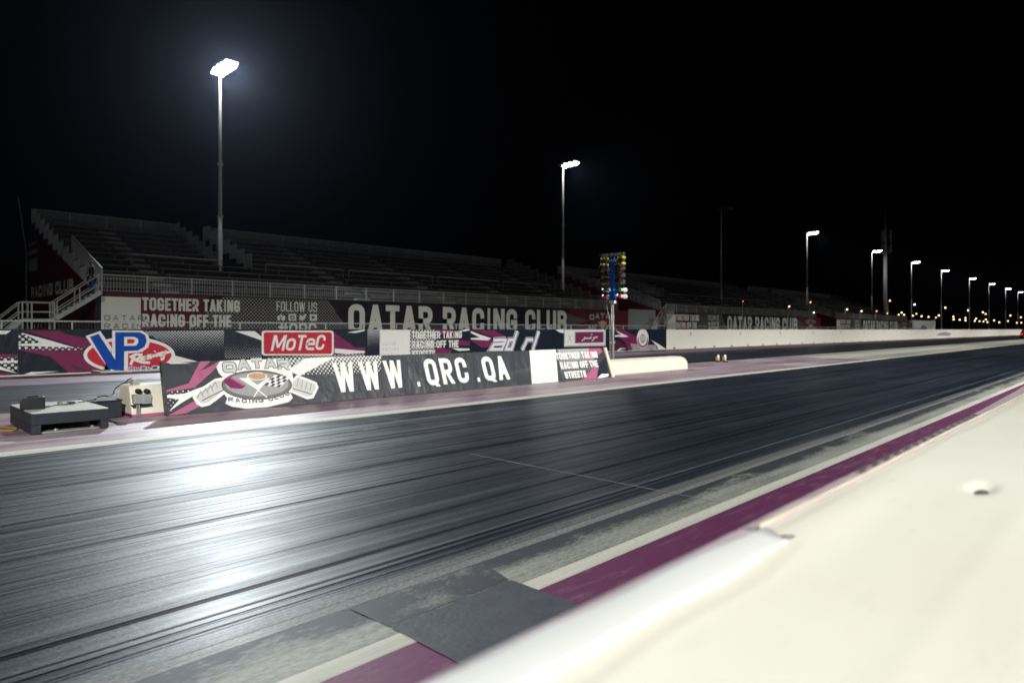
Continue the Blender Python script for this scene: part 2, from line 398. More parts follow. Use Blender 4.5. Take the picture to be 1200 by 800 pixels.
# concrete apron under everything between the walls
def apron_mat():
    m, t, b = newmat('apron_concrete'); v = wpos(t)
    st = noise(t, wpos(t, (3.0, .06, 1)), 1, 5, .6); sp = noise(t, v, 30, 4, .7)
    c = mixc(t, ramp(t, st, .35, .65), (.30, .30, .26), (.46, .45, .38))
    c = mixc(t, ramp(t, sp, .55, .75), c, (.12, .12, .12))
    t.links.new(c, b.inputs['Base Color']); t.links.new(ramp(t, st, .3, .7, .35, .55), b.inputs['Roughness'])
    bump(t, b, sp, .25, .004); M['apron_concrete'] = m
apron_mat()
sheet('concrete_apron', 'apron_concrete', -24.7, -.3, -30, 520, 0.0)
def lane_mat(name, x_in, x_out, edge_soft):
    """rubbered-in racing lane: streaks of tyre rubber laid along y over pale concrete, barer towards the two edges"""
    m, t, b = newmat(name)
    g = t.nodes.new('ShaderNodeNewGeometry'); sp = t.nodes.new('ShaderNodeSeparateXYZ'); t.links.new(g.outputs['Position'], sp.inputs[0])
    x = sp.outputs[0]
    s1 = noise(t, wpos(t, (2.2, .035, 1)), 1, 6, .62)
    s2 = noise(t, wpos(t, (11, .07, 1)), 1, 5, .65)
    s3 = noise(t, wpos(t, (46, .20, 1), (0, 0, .008)), 1, 3, .6)
    fine = noise(t, wpos(t, (90, 30, 1)), 1, 3, .7)
    thin = noise(t, wpos(t, (26, .055, 1), (0, 0, -.006)), 1, 2, .5)
    thin2 = noise(t, wpos(t, (75, .11, 1), (0, 0, .012)), 1, 2, .5)
    mixs = mathn(t, 'ADD', mathn(t, 'MULTIPLY', s1, .45), mathn(t, 'ADD', mathn(t, 'MULTIPLY', s2, .35), mathn(t, 'MULTIPLY', s3, .20)))
    rub = mixc(t, ramp(t, mixs, .36, .62), (.0022, .0040, .0088), (.013, .0195, .034))
    # scraped light streaks
    scr = mathn(t, 'MULTIPLY', ramp(t, s2, .60, .74), ramp(t, s3, .5, .7))
    rub = mixc(t, mathn(t, 'MULTIPLY', scr, .30), rub, (.20, .21, .21))
    rub = mixc(t, mathn(t, 'MULTIPLY', ramp(t, thin, .60, .66), .85), rub, (.003, .004, .007))
    rub = mixc(t, mathn(t, 'MULTIPLY', ramp(t, thin2, .66, .72), .35), rub, (.16, .17, .18))
    con = mixc(t, ramp(t, fine, .35, .65), (.20, .21, .20), (.42, .43, .38))
    d_in = ramp(t, x, x_in - edge_soft, x_in, 0, 1)       # right-hand edge
    d_out = ramp(t, x, x_out, x_out + .8, 1, 0)           # left-hand edge
    wear = mathn(t, 'MAXIMUM', d_in, mathn(t, 'MULTIPLY', d_out, .8))
    wear = mathn(t, 'ADD', wear, mathn(t, 'MULTIPLY', mathn(t, 'SUBTRACT', mixs, .5), 1.6))
    wear = mathn(t, 'ADD', wear, mathn(t, 'MULTIPLY', mathn(t, 'SUBTRACT', fine, .5), .7))
    k = ramp(t, wear, .62, 1.05)
    t.links.new(mixc(t, mathn(t, 'MULTIPLY', k, .5), rub, con), b.inputs['Base Color'])
    rg = ramp(t, mathn(t, 'ADD', mathn(t, 'MULTIPLY', s2, .5), mathn(t, 'MULTIPLY', s3, .5)), .36, .62, .35, .54)
    rg = mathn(t, 'ADD', rg, mathn(t, 'MULTIPLY', k, .2))
    t.links.new(rg, b.inputs['Roughness'])
    sl = mathn(t, 'MULTIPLY', ramp(t, mathn(t, 'ADD', mathn(t, 'MULTIPLY', s2, .45), mathn(t, 'ADD', mathn(t, 'MULTIPLY', s1, .25), mathn(t, 'MULTIPLY', s3, .30))), .43, .59, .02, .56), ramp(t, thin, .57, .64, 1.0, .08))
    t.links.new(sl, b.inputs['Specular IOR Level'])
    pat = noise(t, wpos(t, (1.3, .45, 1)), 1, 5, .65)
    t.links.new(mathn(t, 'MULTIPLY', sl, ramp(t, pat, .36, .60, .55, 1.15)), b.inputs['Specular IOR Level'])
    t.links.new(mathn(t, 'MULTIPLY', mathn(t, 'MULTIPLY', sl, ramp(t, pat, .38, .62, .30, 1.0)), .48), b.inputs['Coat Weight']); b.inputs['Coat Roughness'].default_value = .33
    hh = mathn(t, 'ADD', mathn(t, 'MULTIPLY', s3, .7), mathn(t, 'MULTIPLY', fine, .5))
    bump(t, b, hh, .7, .008); M[name] = m
lane_mat('lane_near', -2.9, -9.0, .60)
lane_mat('lane_far', -13.6, -20.4, .5)
sheet('near_lane', 'lane_near', -9.05, -2.90, -30, 520, .004)
sheet('far_lane', 'lane_far', -20.3, -13.7, -30, 520, .004)
def strip_mat():
    m, t, b = newmat('worn_strip')
    g = t.nodes.new('ShaderNodeNewGeometry'); sp = t.nodes.new('ShaderNodeSeparateXYZ'); t.links.new(g.outputs['Position'], sp.inputs[0])
    fine = noise(t, wpos(t, (60, 18, 1)), 1, 5, .75); big = noise(t, wpos(t, (3, .5, 1)), 1, 4, .6); ln = noise(t, wpos(t, (30, .3, 1)), 1, 3, .6)
    e = mathn(t, 'MULTIPLY', ramp(t, sp.outputs[0], -2.9, -2.66, .50, 0), ramp(t, noise(t, wpos(t, (2.0, .9, 1)), 1, 5, .7), .36, .62, .1, 1.25))
    w = mathn(t, 'ADD', mathn(t, 'MULTIPLY', fine, .55), mathn(t, 'ADD', mathn(t, 'MULTIPLY', big, .45), mathn(t, 'ADD', e, mathn(t, 'MULTIPLY', ln, .25))))
    k = ramp(t, w, .56, .80)
    t.links.new(mixc(t, k, (.26, .27, .235), (.022, .025, .032)), b.inputs['Base Color']); b.inputs['Roughness'].default_value = .6
    bump(t, b, fine, .4, .004); M['worn_strip'] = m
strip_mat()
sheet('worn_shoulder', 'worn_strip', -2.90, -2.49, -30, 520, .0035)
def paint_mat(name, col, bare, thr, rough, streak=(4, .12, 1)):
    m, t, b = newmat(name)
    st = noise(t, wpos(t, streak), 1, 5, .65); fine = noise(t, wpos(t, (40, 40, 1)), 1, 4, .7); big = noise(t, wpos(t, (.6, .35, 1)), 1, 4, .6)
    w = mathn(t, 'ADD', mathn(t, 'MULTIPLY', st, .5), mathn(t, 'ADD', mathn(t, 'MULTIPLY', fine, .22), mathn(t, 'MULTIPLY', big, .28)))
    k = ramp(t, w, thr, thr + .14)
    dk = mixc(t, ramp(t, fine, .3, .7), tuple(c * .7 for c in col), tuple(c * 1.2 for c in col))
    t.links.new(mixc(t, k, dk, bare), b.inputs['Base Color'])
    t.links.new(ramp(t, w, .35, .65, rough, rough + .18), b.inputs['Roughness'])
    bump(t, b, fine, .2, .003); M[name] = m
paint_mat('paint_purple', (.100, .015, .066), (.15, .085, .115), .52, .50, (16, 3.0, 1))
paint_mat('paint_purple_worn', (.22, .11, .17), (.46, .40, .42), .44, .30)
paint_mat('paint_purple_far', (.13, .06, .10), (.22, .19, .20), .50, .40)
paint_mat('paint_white', (.50, .50, .44), (.22, .225, .20), .47, .55)
paint_mat('paint_cream', (.56, .55, .46), (.36, .36, .32), .50, .5)
sheet('white_edge_line', 'paint_white', -2.49, -2.367, -30, 520, .005)
sheet('purple_verge', 'paint_purple', -2.364, -1.72, -30, 520, .005)
sheet('lilac_verge', 'paint_purple_worn', -1.716, -.62, -30, 520, .005)
sheet('divider_line', 'paint_cream', -9.38, -9.05, -30, 520, .008)
sheet('divider_paint', 'paint_purple_worn', -13.5, -9.38, -30, 34, .006)
sheet('divider_cream', 'paint_cream', -12.4, -10.6, 34, 520, .007)
sheet('purple_verge_by_far_wall', 'paint_purple_far', -24.2, -20.35, -30, 520, .006)
# dark resurfaced patch of the timing beam, expansion joints
mat('patch_asphalt', (.044, .050, .060), .6, .45, 5, bmp=.3)
mat('patch_old', (.030, .034, .042), .6, .6, 7, bmp=.5)
def ragged(pts, z, amp, n=26):
    out = []
    for (x0, y0), (x1, y1) in zip(pts, pts[1:] + pts[:1]):
        for k in range(n):
            f = k / n; out.append((x0 + (x1 - x0) * f + random.uniform(-amp, amp), y0 + (y1 - y0) * f + random.uniform(-amp, amp), z))
    return out
mb = MB(); mb.face(ragged([(-2.56, 1.83), (-1.3, 1.83), (-1.3, 2.64), (-2.56, 2.64)], .010, .002))
tag(mb.build('asphalt_patch', 'patch_asphalt'), kind='structure')
def oldpatch():
    m, t, b = newmat('patch_worn')
    n1 = noise(t, wpos(t, (5, 3, 1)), 1, 5, .65); fine = noise(t, wpos(t, (60, 40, 1)), 1, 4, .7)
    k = ramp(t, mathn(t, 'ADD', mathn(t, 'MULTIPLY', n1, .7), mathn(t, 'MULTIPLY', fine, .3)), .52, .66)
    t.links.new(mixc(t, k, (.026, .030, .038), (.17, .175, .155)), b.inputs['Base Color']); b.inputs['Roughness'].default_value = .6
    bump(t, b, fine, .4, .004); M['patch_worn'] = m
oldpatch()
mb = MB(); mb.face(ragged([(-2.885, 1.81), (-2.57, 1.83), (-2.57, 2.64), (-2.885, 2.72)], .0075, .003))
tag(mb.build('worn_patch', 'patch_worn'), kind='structure')
mat('joint_pale', (.22, .23, .22), .7, .4, 20)
def joint(y, x0, x1, z, wobble=.006, w=.007):
    mb = MB(); n = 24; pts = []
    for i in range(n + 1):
        x = x0 + (x1 - x0) * i / n; pts.append((x, y + random.uniform(-wobble, wobble)))
    for a, b in zip(pts, pts[1:]):
        mb.face([(a[0], a[1] - w, z), (b[0], b[1] - w, z), (b[0], b[1] + w, z), (a[0], a[1] + w, z)])
    return tag(mb.build('expansion_joint', 'joint_pale'), kind='structure')
joint(5.0, -5.5, -2.5, .0085)
joint(6.1, -9.0, -7.6, .0085)
joint(19.6, -8.3, -3.2, .0085)
# skid and chalk marks along the lane
mat('scuff_pale', (.13, .14, .145), .6, .5, 30)
def scuff(x, y0, y1, w, name='rubber_scuff'):
    mb = MB(); n = 10; ww = [w * random.uniform(.25, 1) for _ in range(n + 1)]; ww[0] = ww[-1] = .002
    for i in range(n):
        a, b = y0 + (y1 - y0) * i / n, y0 + (y1 - y0) * (i + 1) / n
        mb.face([(x - ww[i], a, .009), (x + ww[i], a, .009), (x + ww[i + 1], b, .009), (x - ww[i + 1], b, .009)])
    return mb.build(name, 'scuff_pale', None)
for k_ in range(9):
    tag(scuff(-7.6 + .1 * random.uniform(-3, 3), 4.6 + k_ * .55, 4.6 + k_ * .55 + random.uniform(.15, .5), .03), kind='structure')
tag(scuff(-3.32, 2.2, 60, .02), kind='structure')

# haze: thin desert night air round everything
mh = bpy.data.materials.new('night_air'); mh.use_nodes = True; th_ = mh.node_tree; th_.nodes.clear()
pv = th_.nodes.new('ShaderNodeVolumePrincipled'); pv.inputs['Color'].default_value = (.62, .72, 1.0, 1)
pv.inputs['Density'].default_value = HAZE; pv.inputs['Anisotropy'].default_value = .82
mo = th_.nodes.new('ShaderNodeOutputMaterial'); th_.links.new(pv.outputs[0], mo.inputs['Volume'])
if HAZE > 0:
    hz = MB().box(-710, 510, -210, 1110, -1.1, 60).build('haze', mh); tag(hz, 'thin blue night haze hanging over the whole strip', 'haze', kind='stuff')

# ================================================================== FAR CONCRETE WALL
FW = 24.5
wall = thing('concrete_wall', 'long cream painted concrete wall along the far side of the strip', 'wall', (-FW - .2, 40, 0))
def wall_block():
    mb = MB(); x0, x1 = -FW - .40, -FW
    c = .004
    def ring(z0, z1, y0, y1): mb.box(x0, x1, y0, y1, z0, z1)
    ring(.14, 1.4, c, 3 - c); ring(0, .14, .14, 3 - .14)
    return mb
blk = None
for i in range(-5, 130):
    if blk is None:
        m0 = wall_block(); m0.v = [(x, y + 3 * i, z) for x, y, z in m0.v]
        blk = m0.build('wall_block', 'concrete_paint', wall, bevel=.004); b_i = i
    else:
        c_ = blk.copy(); C.objects.link(c_); c_.location = (0, 3 * (i - b_i), 0)
core = MB().box(-FW - .34, -FW - .06, -15, 390, .01, 1.37).build('wall_core', 'concrete_dark', wall)
for i in range(14):
    y = 44.3 + 8.2 * i
    MB().box(-FW + .002, -FW + .008, y - .05, y + .05, .95, 1.2).build('number_mark', 'vinyl_midgrey', wall)
MB().face
sc_ = MB(); ys, zs = Yat(1106, FW), 0
sc_.face([(-FW + .004, ys - 5, .45), (-FW + .004, ys + 4, .35), (-FW + .004, ys + 6, .7), (-FW + .004, ys + 1, 1.0), (-FW + .004, ys - 3, .85)])
sc_.build('tyre_scuff', 'vinyl_grey', wall)

# ================================================================== BANNERS ON THE FAR WALL
def far_banner(u0, u1, label, bgmat='vinyl_ink'):
    y0, y1 = Yat(u0, FW), Yat(u1, FW)
    t = thing('wall_banner', label, 'banner', (-FW + .02, (y0 + y1) / 2, 0), 'printed banners on the far wall')
    pan = Panel((-FW + .03, 0, 0), (0, 1, 0), (0, 0, 1), y0 + .01, y1 - .01, .045, 1.405)
    MB().box(-FW + .004, -FW + .03, y0 + .006, y1 - .006, .04, 1.41).build('vinyl_sheet', bgmat, t)
    return t, pan
A = (0, 380, 10.909)
# tail of the neighbouring banner, cut by the picture edge
t, p = far_banner(-60, 21, 'dark banner tail with magenta and white flashes left of the blue lettered banner')
p.px(t, 'white_flash', [(-200, 125), (80, 125), (145, 78), (-200, 78)], 1, 'vinyl_white', A)
p.px(t, 'magenta_flash', [(-200, 370), (240, 385), (240, 415), (-200, 420)], 1, 'vinyl_magenta', A)
p.px(t, 'dot_field', [(-200, 425), (240, 420), (240, 600), (-200, 520)], 1, 'dots_white', A)
p.px(t, 'white_flash', [(-200, 470), (240, 460), (240, 485), (-200, 500)], 2, 'vinyl_white', A)
p.px(t, 'white_flash', [(-200, 480), (0, 535), (225, 625), (0, 580), (-200, 560)], 2, 'vinyl_white', A)
p.px(t, 'magenta_flash', [(-200, 600), (0, 610), (240, 655), (240, 700), (-200, 700)], 1, 'vinyl_magenta', A)
# blue / red oval banner
t, p = far_banner(21, 262.5, 'dark banner with big blue letters on a red oval, on the far wall')
p.px(t, 'dot_field', [(230, 130), (300, 110), (540, 235), (240, 260)], 1, 'dots_white', A)
p.px(t, 'dot_field', [(230, 270), (560, 280), (950, 290), (1090, 300), (1000, 330), (240, 320)], 1, 'dots_white', A)
p.px(t, 'magenta_flash', [(330, 80), (760, 85), (860, 130), (1110, 175), (1190, 260), (1080, 300), (950, 280)], 1, 'vinyl_magenta', A)
p.px(t, 'magenta_flash', [(235, 325), (1080, 325), (1200, 420), (1300, 560), (1250, 640), (870, 645), (820, 560), (640, 410), (330, 345)], 1, 'vinyl_magenta', A)
p.px(t, 'white_flash', [(270, 105), (620, 200), (950, 295), (225, 272), (225, 250), (540, 236)], 2, 'vinyl_white', A)
p.px(t, 'white_flash', [(300, 680), (400, 608), (760, 598), (470, 630), (430, 680)], 2, 'vinyl_white', A)
p.px(t, 'dark_flash', [(850, 480), (1130, 590), (1100, 640), (1000, 640)], 2, 'vinyl_plum', A)
B = (80, 380, 8.571)
p.px(t, 'dot_field', [(740, 70), (1700, 60), (1700, 400), (1080, 330), (1000, 200)], 1, 'dots_far_panel', B)
p.px(t, 'white_flash', [(1060, 310), (1250, 360), (1380, 395), (1030, 405), (960, 350)], 2, 'vinyl_white', B)
p.px(t, 'white_flash', [(230, 460), (410, 490), (300, 500)], 2, 'vinyl_white', B)
def pxo(p, par, name, cu, cv, ru, rv, lay, m, crop=None, n=40):
    return p.px(par, name, [(cu + ru * math.cos(2 * math.pi * i / n), cv + rv * math.sin(2 * math.pi * i / n)) for i in range(n)], lay, m, crop)
pxo(p, t, 'oval_border', 612, 308, 460, 182, 3, 'vinyl_white', B)
pxo(p, t, 'red_oval', 612, 308, 424, 150, 4, 'vinyl_red', B)
p.px(t, 'letter_border', [(172, 118), (320, 66), (440, 240), (440, 60), (740, 62), (800, 100), (822, 165), (800, 230), (740, 275), (600, 290), (598, 482), (350, 460), (420, 470)], 5, 'vinyl_white', B)
p.px(t, 'letter_v', [(215, 125), (303, 95), (470, 355), (470, 460), (405, 445)], 6, 'vinyl_blue', B)
p.px(t, 'letter_p', [(470, 78), (715, 78), (770, 105), (787, 165), (765, 225), (700, 262), (560, 270), (560, 463), (470, 460)], 6, 'vinyl_blue', B)
p.px(t, 'letter_eye', [(560, 125), (660, 125), (700, 145), (703, 180), (680, 212), (560, 216)], 7, 'vinyl_white', B)
p.px(t, 'letter_eye', [(590, 148), (650, 148), (670, 165), (650, 190), (590, 193)], 8, 'vinyl_red', B)
def pxs(p, par, name, lines, w, lay, m, crop, closed=False):
    x0, y0, k = crop
    return p.strokes(par, name, [[p.hit(x0 + x / k, y0 + y / k) for x, y in ln] for ln in lines], w, lay, m, closed)
pxs(p, t, 'script_lettering', [[(625, 405), (655, 330), (665, 310)], [(615, 330), (680, 300), (730, 305), (720, 335), (665, 355), (740, 380), (820, 385)],
    [(785, 322), (750, 330), (740, 350), (765, 350), (790, 325), (785, 352)], [(835, 305), (812, 315), (808, 338), (840, 330)],
    [(860, 300), (850, 330)], [(865, 275), (872, 268)], [(880, 325), (890, 300), (915, 292), (910, 320)], [(965, 280), (930, 290), (932, 312), (960, 300), (972, 282), (950, 345), (925, 350)], [(965, 290), (1035, 270)]], .085, 6, 'vinyl_white', B)
s0, t0 = p.hit(80 + 612 / 8.571, 380 + 458 / 8.571); s1, t1 = p.hit(80 + 890 / 8.571, 380 + 420 / 8.571)
p.text(t, 'small_lettering', 'FUELS', s0, t0, s1, t1, 'vinyl_white', 5, .34, .3, .15, grow=.05)
p.text(t, 'small_lettering', 'FUELS', s0, t0, s1, t1, 'vinyl_blue', 6, .30, .3, .15)
# red plate banner
t, p = far_banner(262.5, 430, 'dark banner with a red rounded plate of white italic lettering, on the far wall')
G = (190, 380, 4.8)
p.px(t, 'dot_field', [(350, 35), (560, 30), (560, 190), (350, 190)], 1, 'dots_far_panel_low', G)
p.px(t, 'white_flash', [(410, 38), (520, 38), (600, 100), (560, 90)], 2, 'vinyl_white', G)
p.px(t, 'magenta_flash', [(540, 32), (600, 32), (600, 70), (560, 50)], 2, 'vinyl_magenta', G)
p.px(t, 'magenta_flash', [(960, 40), (985, 60), (1090, 130), (1140, 130), (1140, 165), (960, 170)], 1, 'vinyl_magenta', G)
p.px(t, 'white_flash', [(970, 135), (1140, 150), (1140, 160), (1040, 168), (970, 160)], 2, 'vinyl_white', G)
p.px(t, 'white_flash', [(1040, 45), (1140, 28), (1140, 36), (1090, 48)], 2, 'vinyl_white', G)
p.px(t, 'dot_field', [(600, 185), (1140, 165), (1140, 260), (600, 260)], 1, 'dots_white', G)
def rrect(p, u0, v0, u1, v1, r):
    out = []
    for cx, cy, a in ((u1 - r, v0 + r, -90), (u1 - r, v1 - r, 0), (u0 + r, v1 - r, 90), (u0 + r, v0 + r, 180)):
        for k in range(6): q = math.radians(a + 18 * k); out.append((cx + r * math.cos(q), cy + r * math.sin(q)))
    return out
p.px(t, 'plate_border', rrect(p, 306.5, 387.2, 391, 416.5, 3.6), 3, 'vinyl_white')
p.px(t, 'red_plate', rrect(p, 309, 389.2, 388.8, 414.6, 2.6), 4, 'vinyl_red')
s0, t0 = p.hit(317, 411.2); s1, t1 = p.hit(379, 392.2)
p.text(t, 'italic_lettering', 'MoTeC', s0, t0, s1, t1, 'vinyl_white', 5, .25, .10, .22, each=True)
# slogan banner
def slogan(t, p, u0, u1, v0, v1, m, lines, weight=.34, lay=4, slant=0.0):
    for i, ln in enumerate(lines):
        a, b = v0 + (v1 - v0) * i / len(lines), v0 + (v1 - v0) * (i + .78) / len(lines)
        s0, t0 = p.hit(u0, b); s1, t1 = p.hit(u0 + (u1 - u0) * len(ln) / 15.5, a)
        tt = p.hit(u0, a)[1]
        p.text(t, 'slogan_lettering', ln, s0, t0, s1, tt, m, lay, weight, .12, slant, each=True)
t, p = far_banner(430, 551, 'dark banner with white square and stacked white slogan, on the far wall')
H_ = (430, 380, 5.217)
p.px(t, 'dot_field', [(0, 30), (150, 30), (150, 175), (0, 175)], 1, 'dots_far_panel', H_)
p.px(t, 'dot_field', [(262, 30), (420, 30), (420, 200), (262, 200)], 1, 'dots_white', H_)
p.px(t, 'magenta_flash', [(420, 30), (520, 30), (500, 60), (430, 60)], 1, 'vinyl_magenta', H_)
p.px(t, 'magenta_flash', [(520, 90), (628, 105), (628, 130), (540, 125)], 1, 'vinyl_magenta', H_)
p.px(t, 'magenta_flash', [(400, 160), (440, 145), (520, 155), (500, 190), (400, 190)], 1, 'vinyl_magenta', H_)
p.px(t, 'white_flash', [(520, 145), (628, 148), (628, 158), (560, 162)], 2, 'vinyl_white', H_)
p.px(t, 'white_flash', [(560, 42), (600, 30), (628, 30), (628, 36), (600, 42)], 2, 'vinyl_white', H_)
p.px(t, 'white_square', [(445, 386.3), (480.3, 386.3), (480.3, 420), (445, 420)], 2, 'vinyl_white')
for k_, ln in enumerate(('QATAR', 'RACING', 'CLUB')):
    s0, t0 = p.hit(448, 405 + 6.2 * k_); s1, t1 = p.hit(448 + 3.2 * len(ln), 400.8 + 6.2 * k_)
    p.text(t, 'small_lettering', ln, s0, t0, s1, t1, 'vinyl_lightgrey', 3, .18, .5)
slogan(t, p, 482.5, 543, 388, 422, 'vinyl_white', ['TOGETHER TAKING', 'RACING OFF THE', 'STREETS'])
# italic lower-case banner
t, p = far_banner(551, 647, 'dark banner with slanted white lower-case lettering edged in violet, on the far wall')
p.px(t, 'magenta_flash', [(655, 35), (780, 38), (850, 75), (780, 80), (720, 60)], 1, 'vinyl_magenta', H_)
p.px(t, 'magenta_flash', [(640, 100), (760, 92), (760, 140), (700, 140)], 1, 'vinyl_magenta', H_)
p.px(t, 'white_flash', [(636, 40), (690, 62), (760, 85), (740, 98), (634, 92), (634, 84), (690, 80), (634, 52)], 2, 'vinyl_white', H_)
LTR = [[(772, 97), (850, 93)], [(852, 88), (822, 158)], [(842, 118), (775, 122), (757, 152), (826, 152)],
       [(918, 40), (882, 158)], [(905, 92), (868, 95), (848, 152), (888, 152)], [(980, 88), (948, 158)], [(970, 95), (1016, 93)], [(1050, 40), (1012, 158)]]
mat('vinyl_violet', (.07, .07, .25), .45, .1, 4)
pxs(p, t, 'lettering_edge', LTR, .30, 3, 'vinyl_white', H_)
pxs(p, t, 'lettering_edge', LTR, .25, 4.5, 'vinyl_violet', H_)
pxs(p, t, 'slanted_lettering', LTR, .165, 6, 'vinyl_white', H_)
# framed purple plate banner
t, p = far_banner(647, 714, 'dark banner with a white framed purple plate and arabic lettering, on the far wall')
W_ = (640, 380, 7.5)
p.px(t, 'white_flash', [(80, 45), (155, 45), (155, 78), (120, 70)], 1, 'vinyl_white', W_)
p.px(t, 'plate_frame', [(157, 42), (523, 40), (523, 190), (157, 197)], 2, 'vinyl_lightgrey', W_)
p.px(t, 'plate_white', [(166, 52), (512, 49), (512, 175), (166, 185)], 3, 'vinyl_white', W_)
p.px(t, 'purple_plate', [(250, 64), (506, 62), (506, 160), (250, 168)], 4, 'vinyl_grey', W_)
p.px(t, 'purple_plate', [(258, 70), (500, 67), (500, 155), (258, 162)], 5, 'vinyl_magenta', W_)
pxs(p, t, 'crossed_emblem', [[(192, 90), (225, 155)], [(222, 90), (192, 155)]], .06, 5, 'vinyl_lightgrey', W_)
Q_ = (660, 350, 8.571)
pxs(p, t, 'arabic_lettering', [[(345, 378), (335, 388), (322, 384), (315, 395), (300, 395)], [(298, 384), (309, 394), (304, 408), (286, 424)],
    [(275, 376), (278, 395), (240, 397), (215, 396), (213, 382)], [(214, 386), (208, 405), (183, 424)], [(276, 362), (281, 358)], [(286, 358), (291, 354)]], .085, 6.5, 'vinyl_bone', Q_)
# round emblem banner
t, p = far_banner(714, 780.5, 'dark banner with magenta flash and a white oval emblem, last before bare wall')
p.px(t, 'magenta_flash', [(600, 45), (680, 45), (760, 90), (860, 130), (830, 225), (720, 225), (690, 150), (660, 130)], 1, 'vinyl_magenta', W_)
p.px(t, 'magenta_flash', [(525, 90), (580, 130), (640, 140), (700, 200), (700, 225), (525, 225)], 1, 'vinyl_plum', W_)
p.px(t, 'white_flash', [(605, 50), (725, 108), (690, 112), (606, 108), (606, 95), (655, 92)], 2, 'vinyl_white', W_)
p.px(t, 'white_flash', [(530, 155), (610, 150), (585, 190)], 2, 'vinyl_white', W_)
p.px(t, 'white_flash', [(620, 235), (650, 208), (710, 210), (660, 218), (645, 240)], 2, 'vinyl_white', W_)
p.px(t, 'white_flash', [(920, 135), (1000, 180), (1050, 215), (985, 218), (975, 190)], 2, 'vinyl_white', W_)
p.px(t, 'grey_flash', [(740, 165), (800, 175), (960, 180), (975, 222), (760, 228)], 1.5, 'vinyl_grey', W_)
pxo(p, t, 'emblem_border', 848, 125, 52, 86, 3, 'vinyl_white', W_)
pxo(p, t, 'emblem_field', 848, 145, 46, 60, 4, 'vinyl_pink_lit', W_)
pxo(p, t, 'emblem_ring', 848, 128, 36, 58, 5, 'vinyl_white', W_)
pxo(p, t, 'emblem_core', 848, 125, 24, 40, 6, 'vinyl_grey', W_)
pxs(p, t, 'emblem_mark', [[(832, 150), (838, 100), (848, 140), (860, 100), (866, 150)]], .06, 7, 'vinyl_white', W_)

# ================================================================== RAIL FENCE BEHIND THE FAR WALL
FL = 27.5
fr = thing('steel_fence', 'low galvanised rail fence with mesh just behind the far wall', 'fence', (-FL, 30, 0))
MB().bar((-FL, -6, 1.69), (-FL, 130, 1.69), .045).build('top_rail', 'steel_pale', fr)
MB().bar((-FL, -6, .5), (-FL, 130, .5), .045).build('bottom_rail', 'steel_pale', fr)
pst = None
for i in range(68):
    y = -6 + 2 * i
    if pst is None: pst = MB().bar((-FL, y, 0), (-FL, y, 1.665), .05).build('post', 'steel_pale', fr)
    else: c_ = pst.copy(); C.objects.link(c_); c_.location = (0, 2 * i, 0)
mb = MB()
for i in range(1360): mb.box(-FL - .003, -FL + .003, -6 + .1 * i, -6 + .1 * i + .004, .52, 1.668)
w_ = mb.build('wire_mesh', 'steel_grey', fr); w_['kind'] = 'stuff'

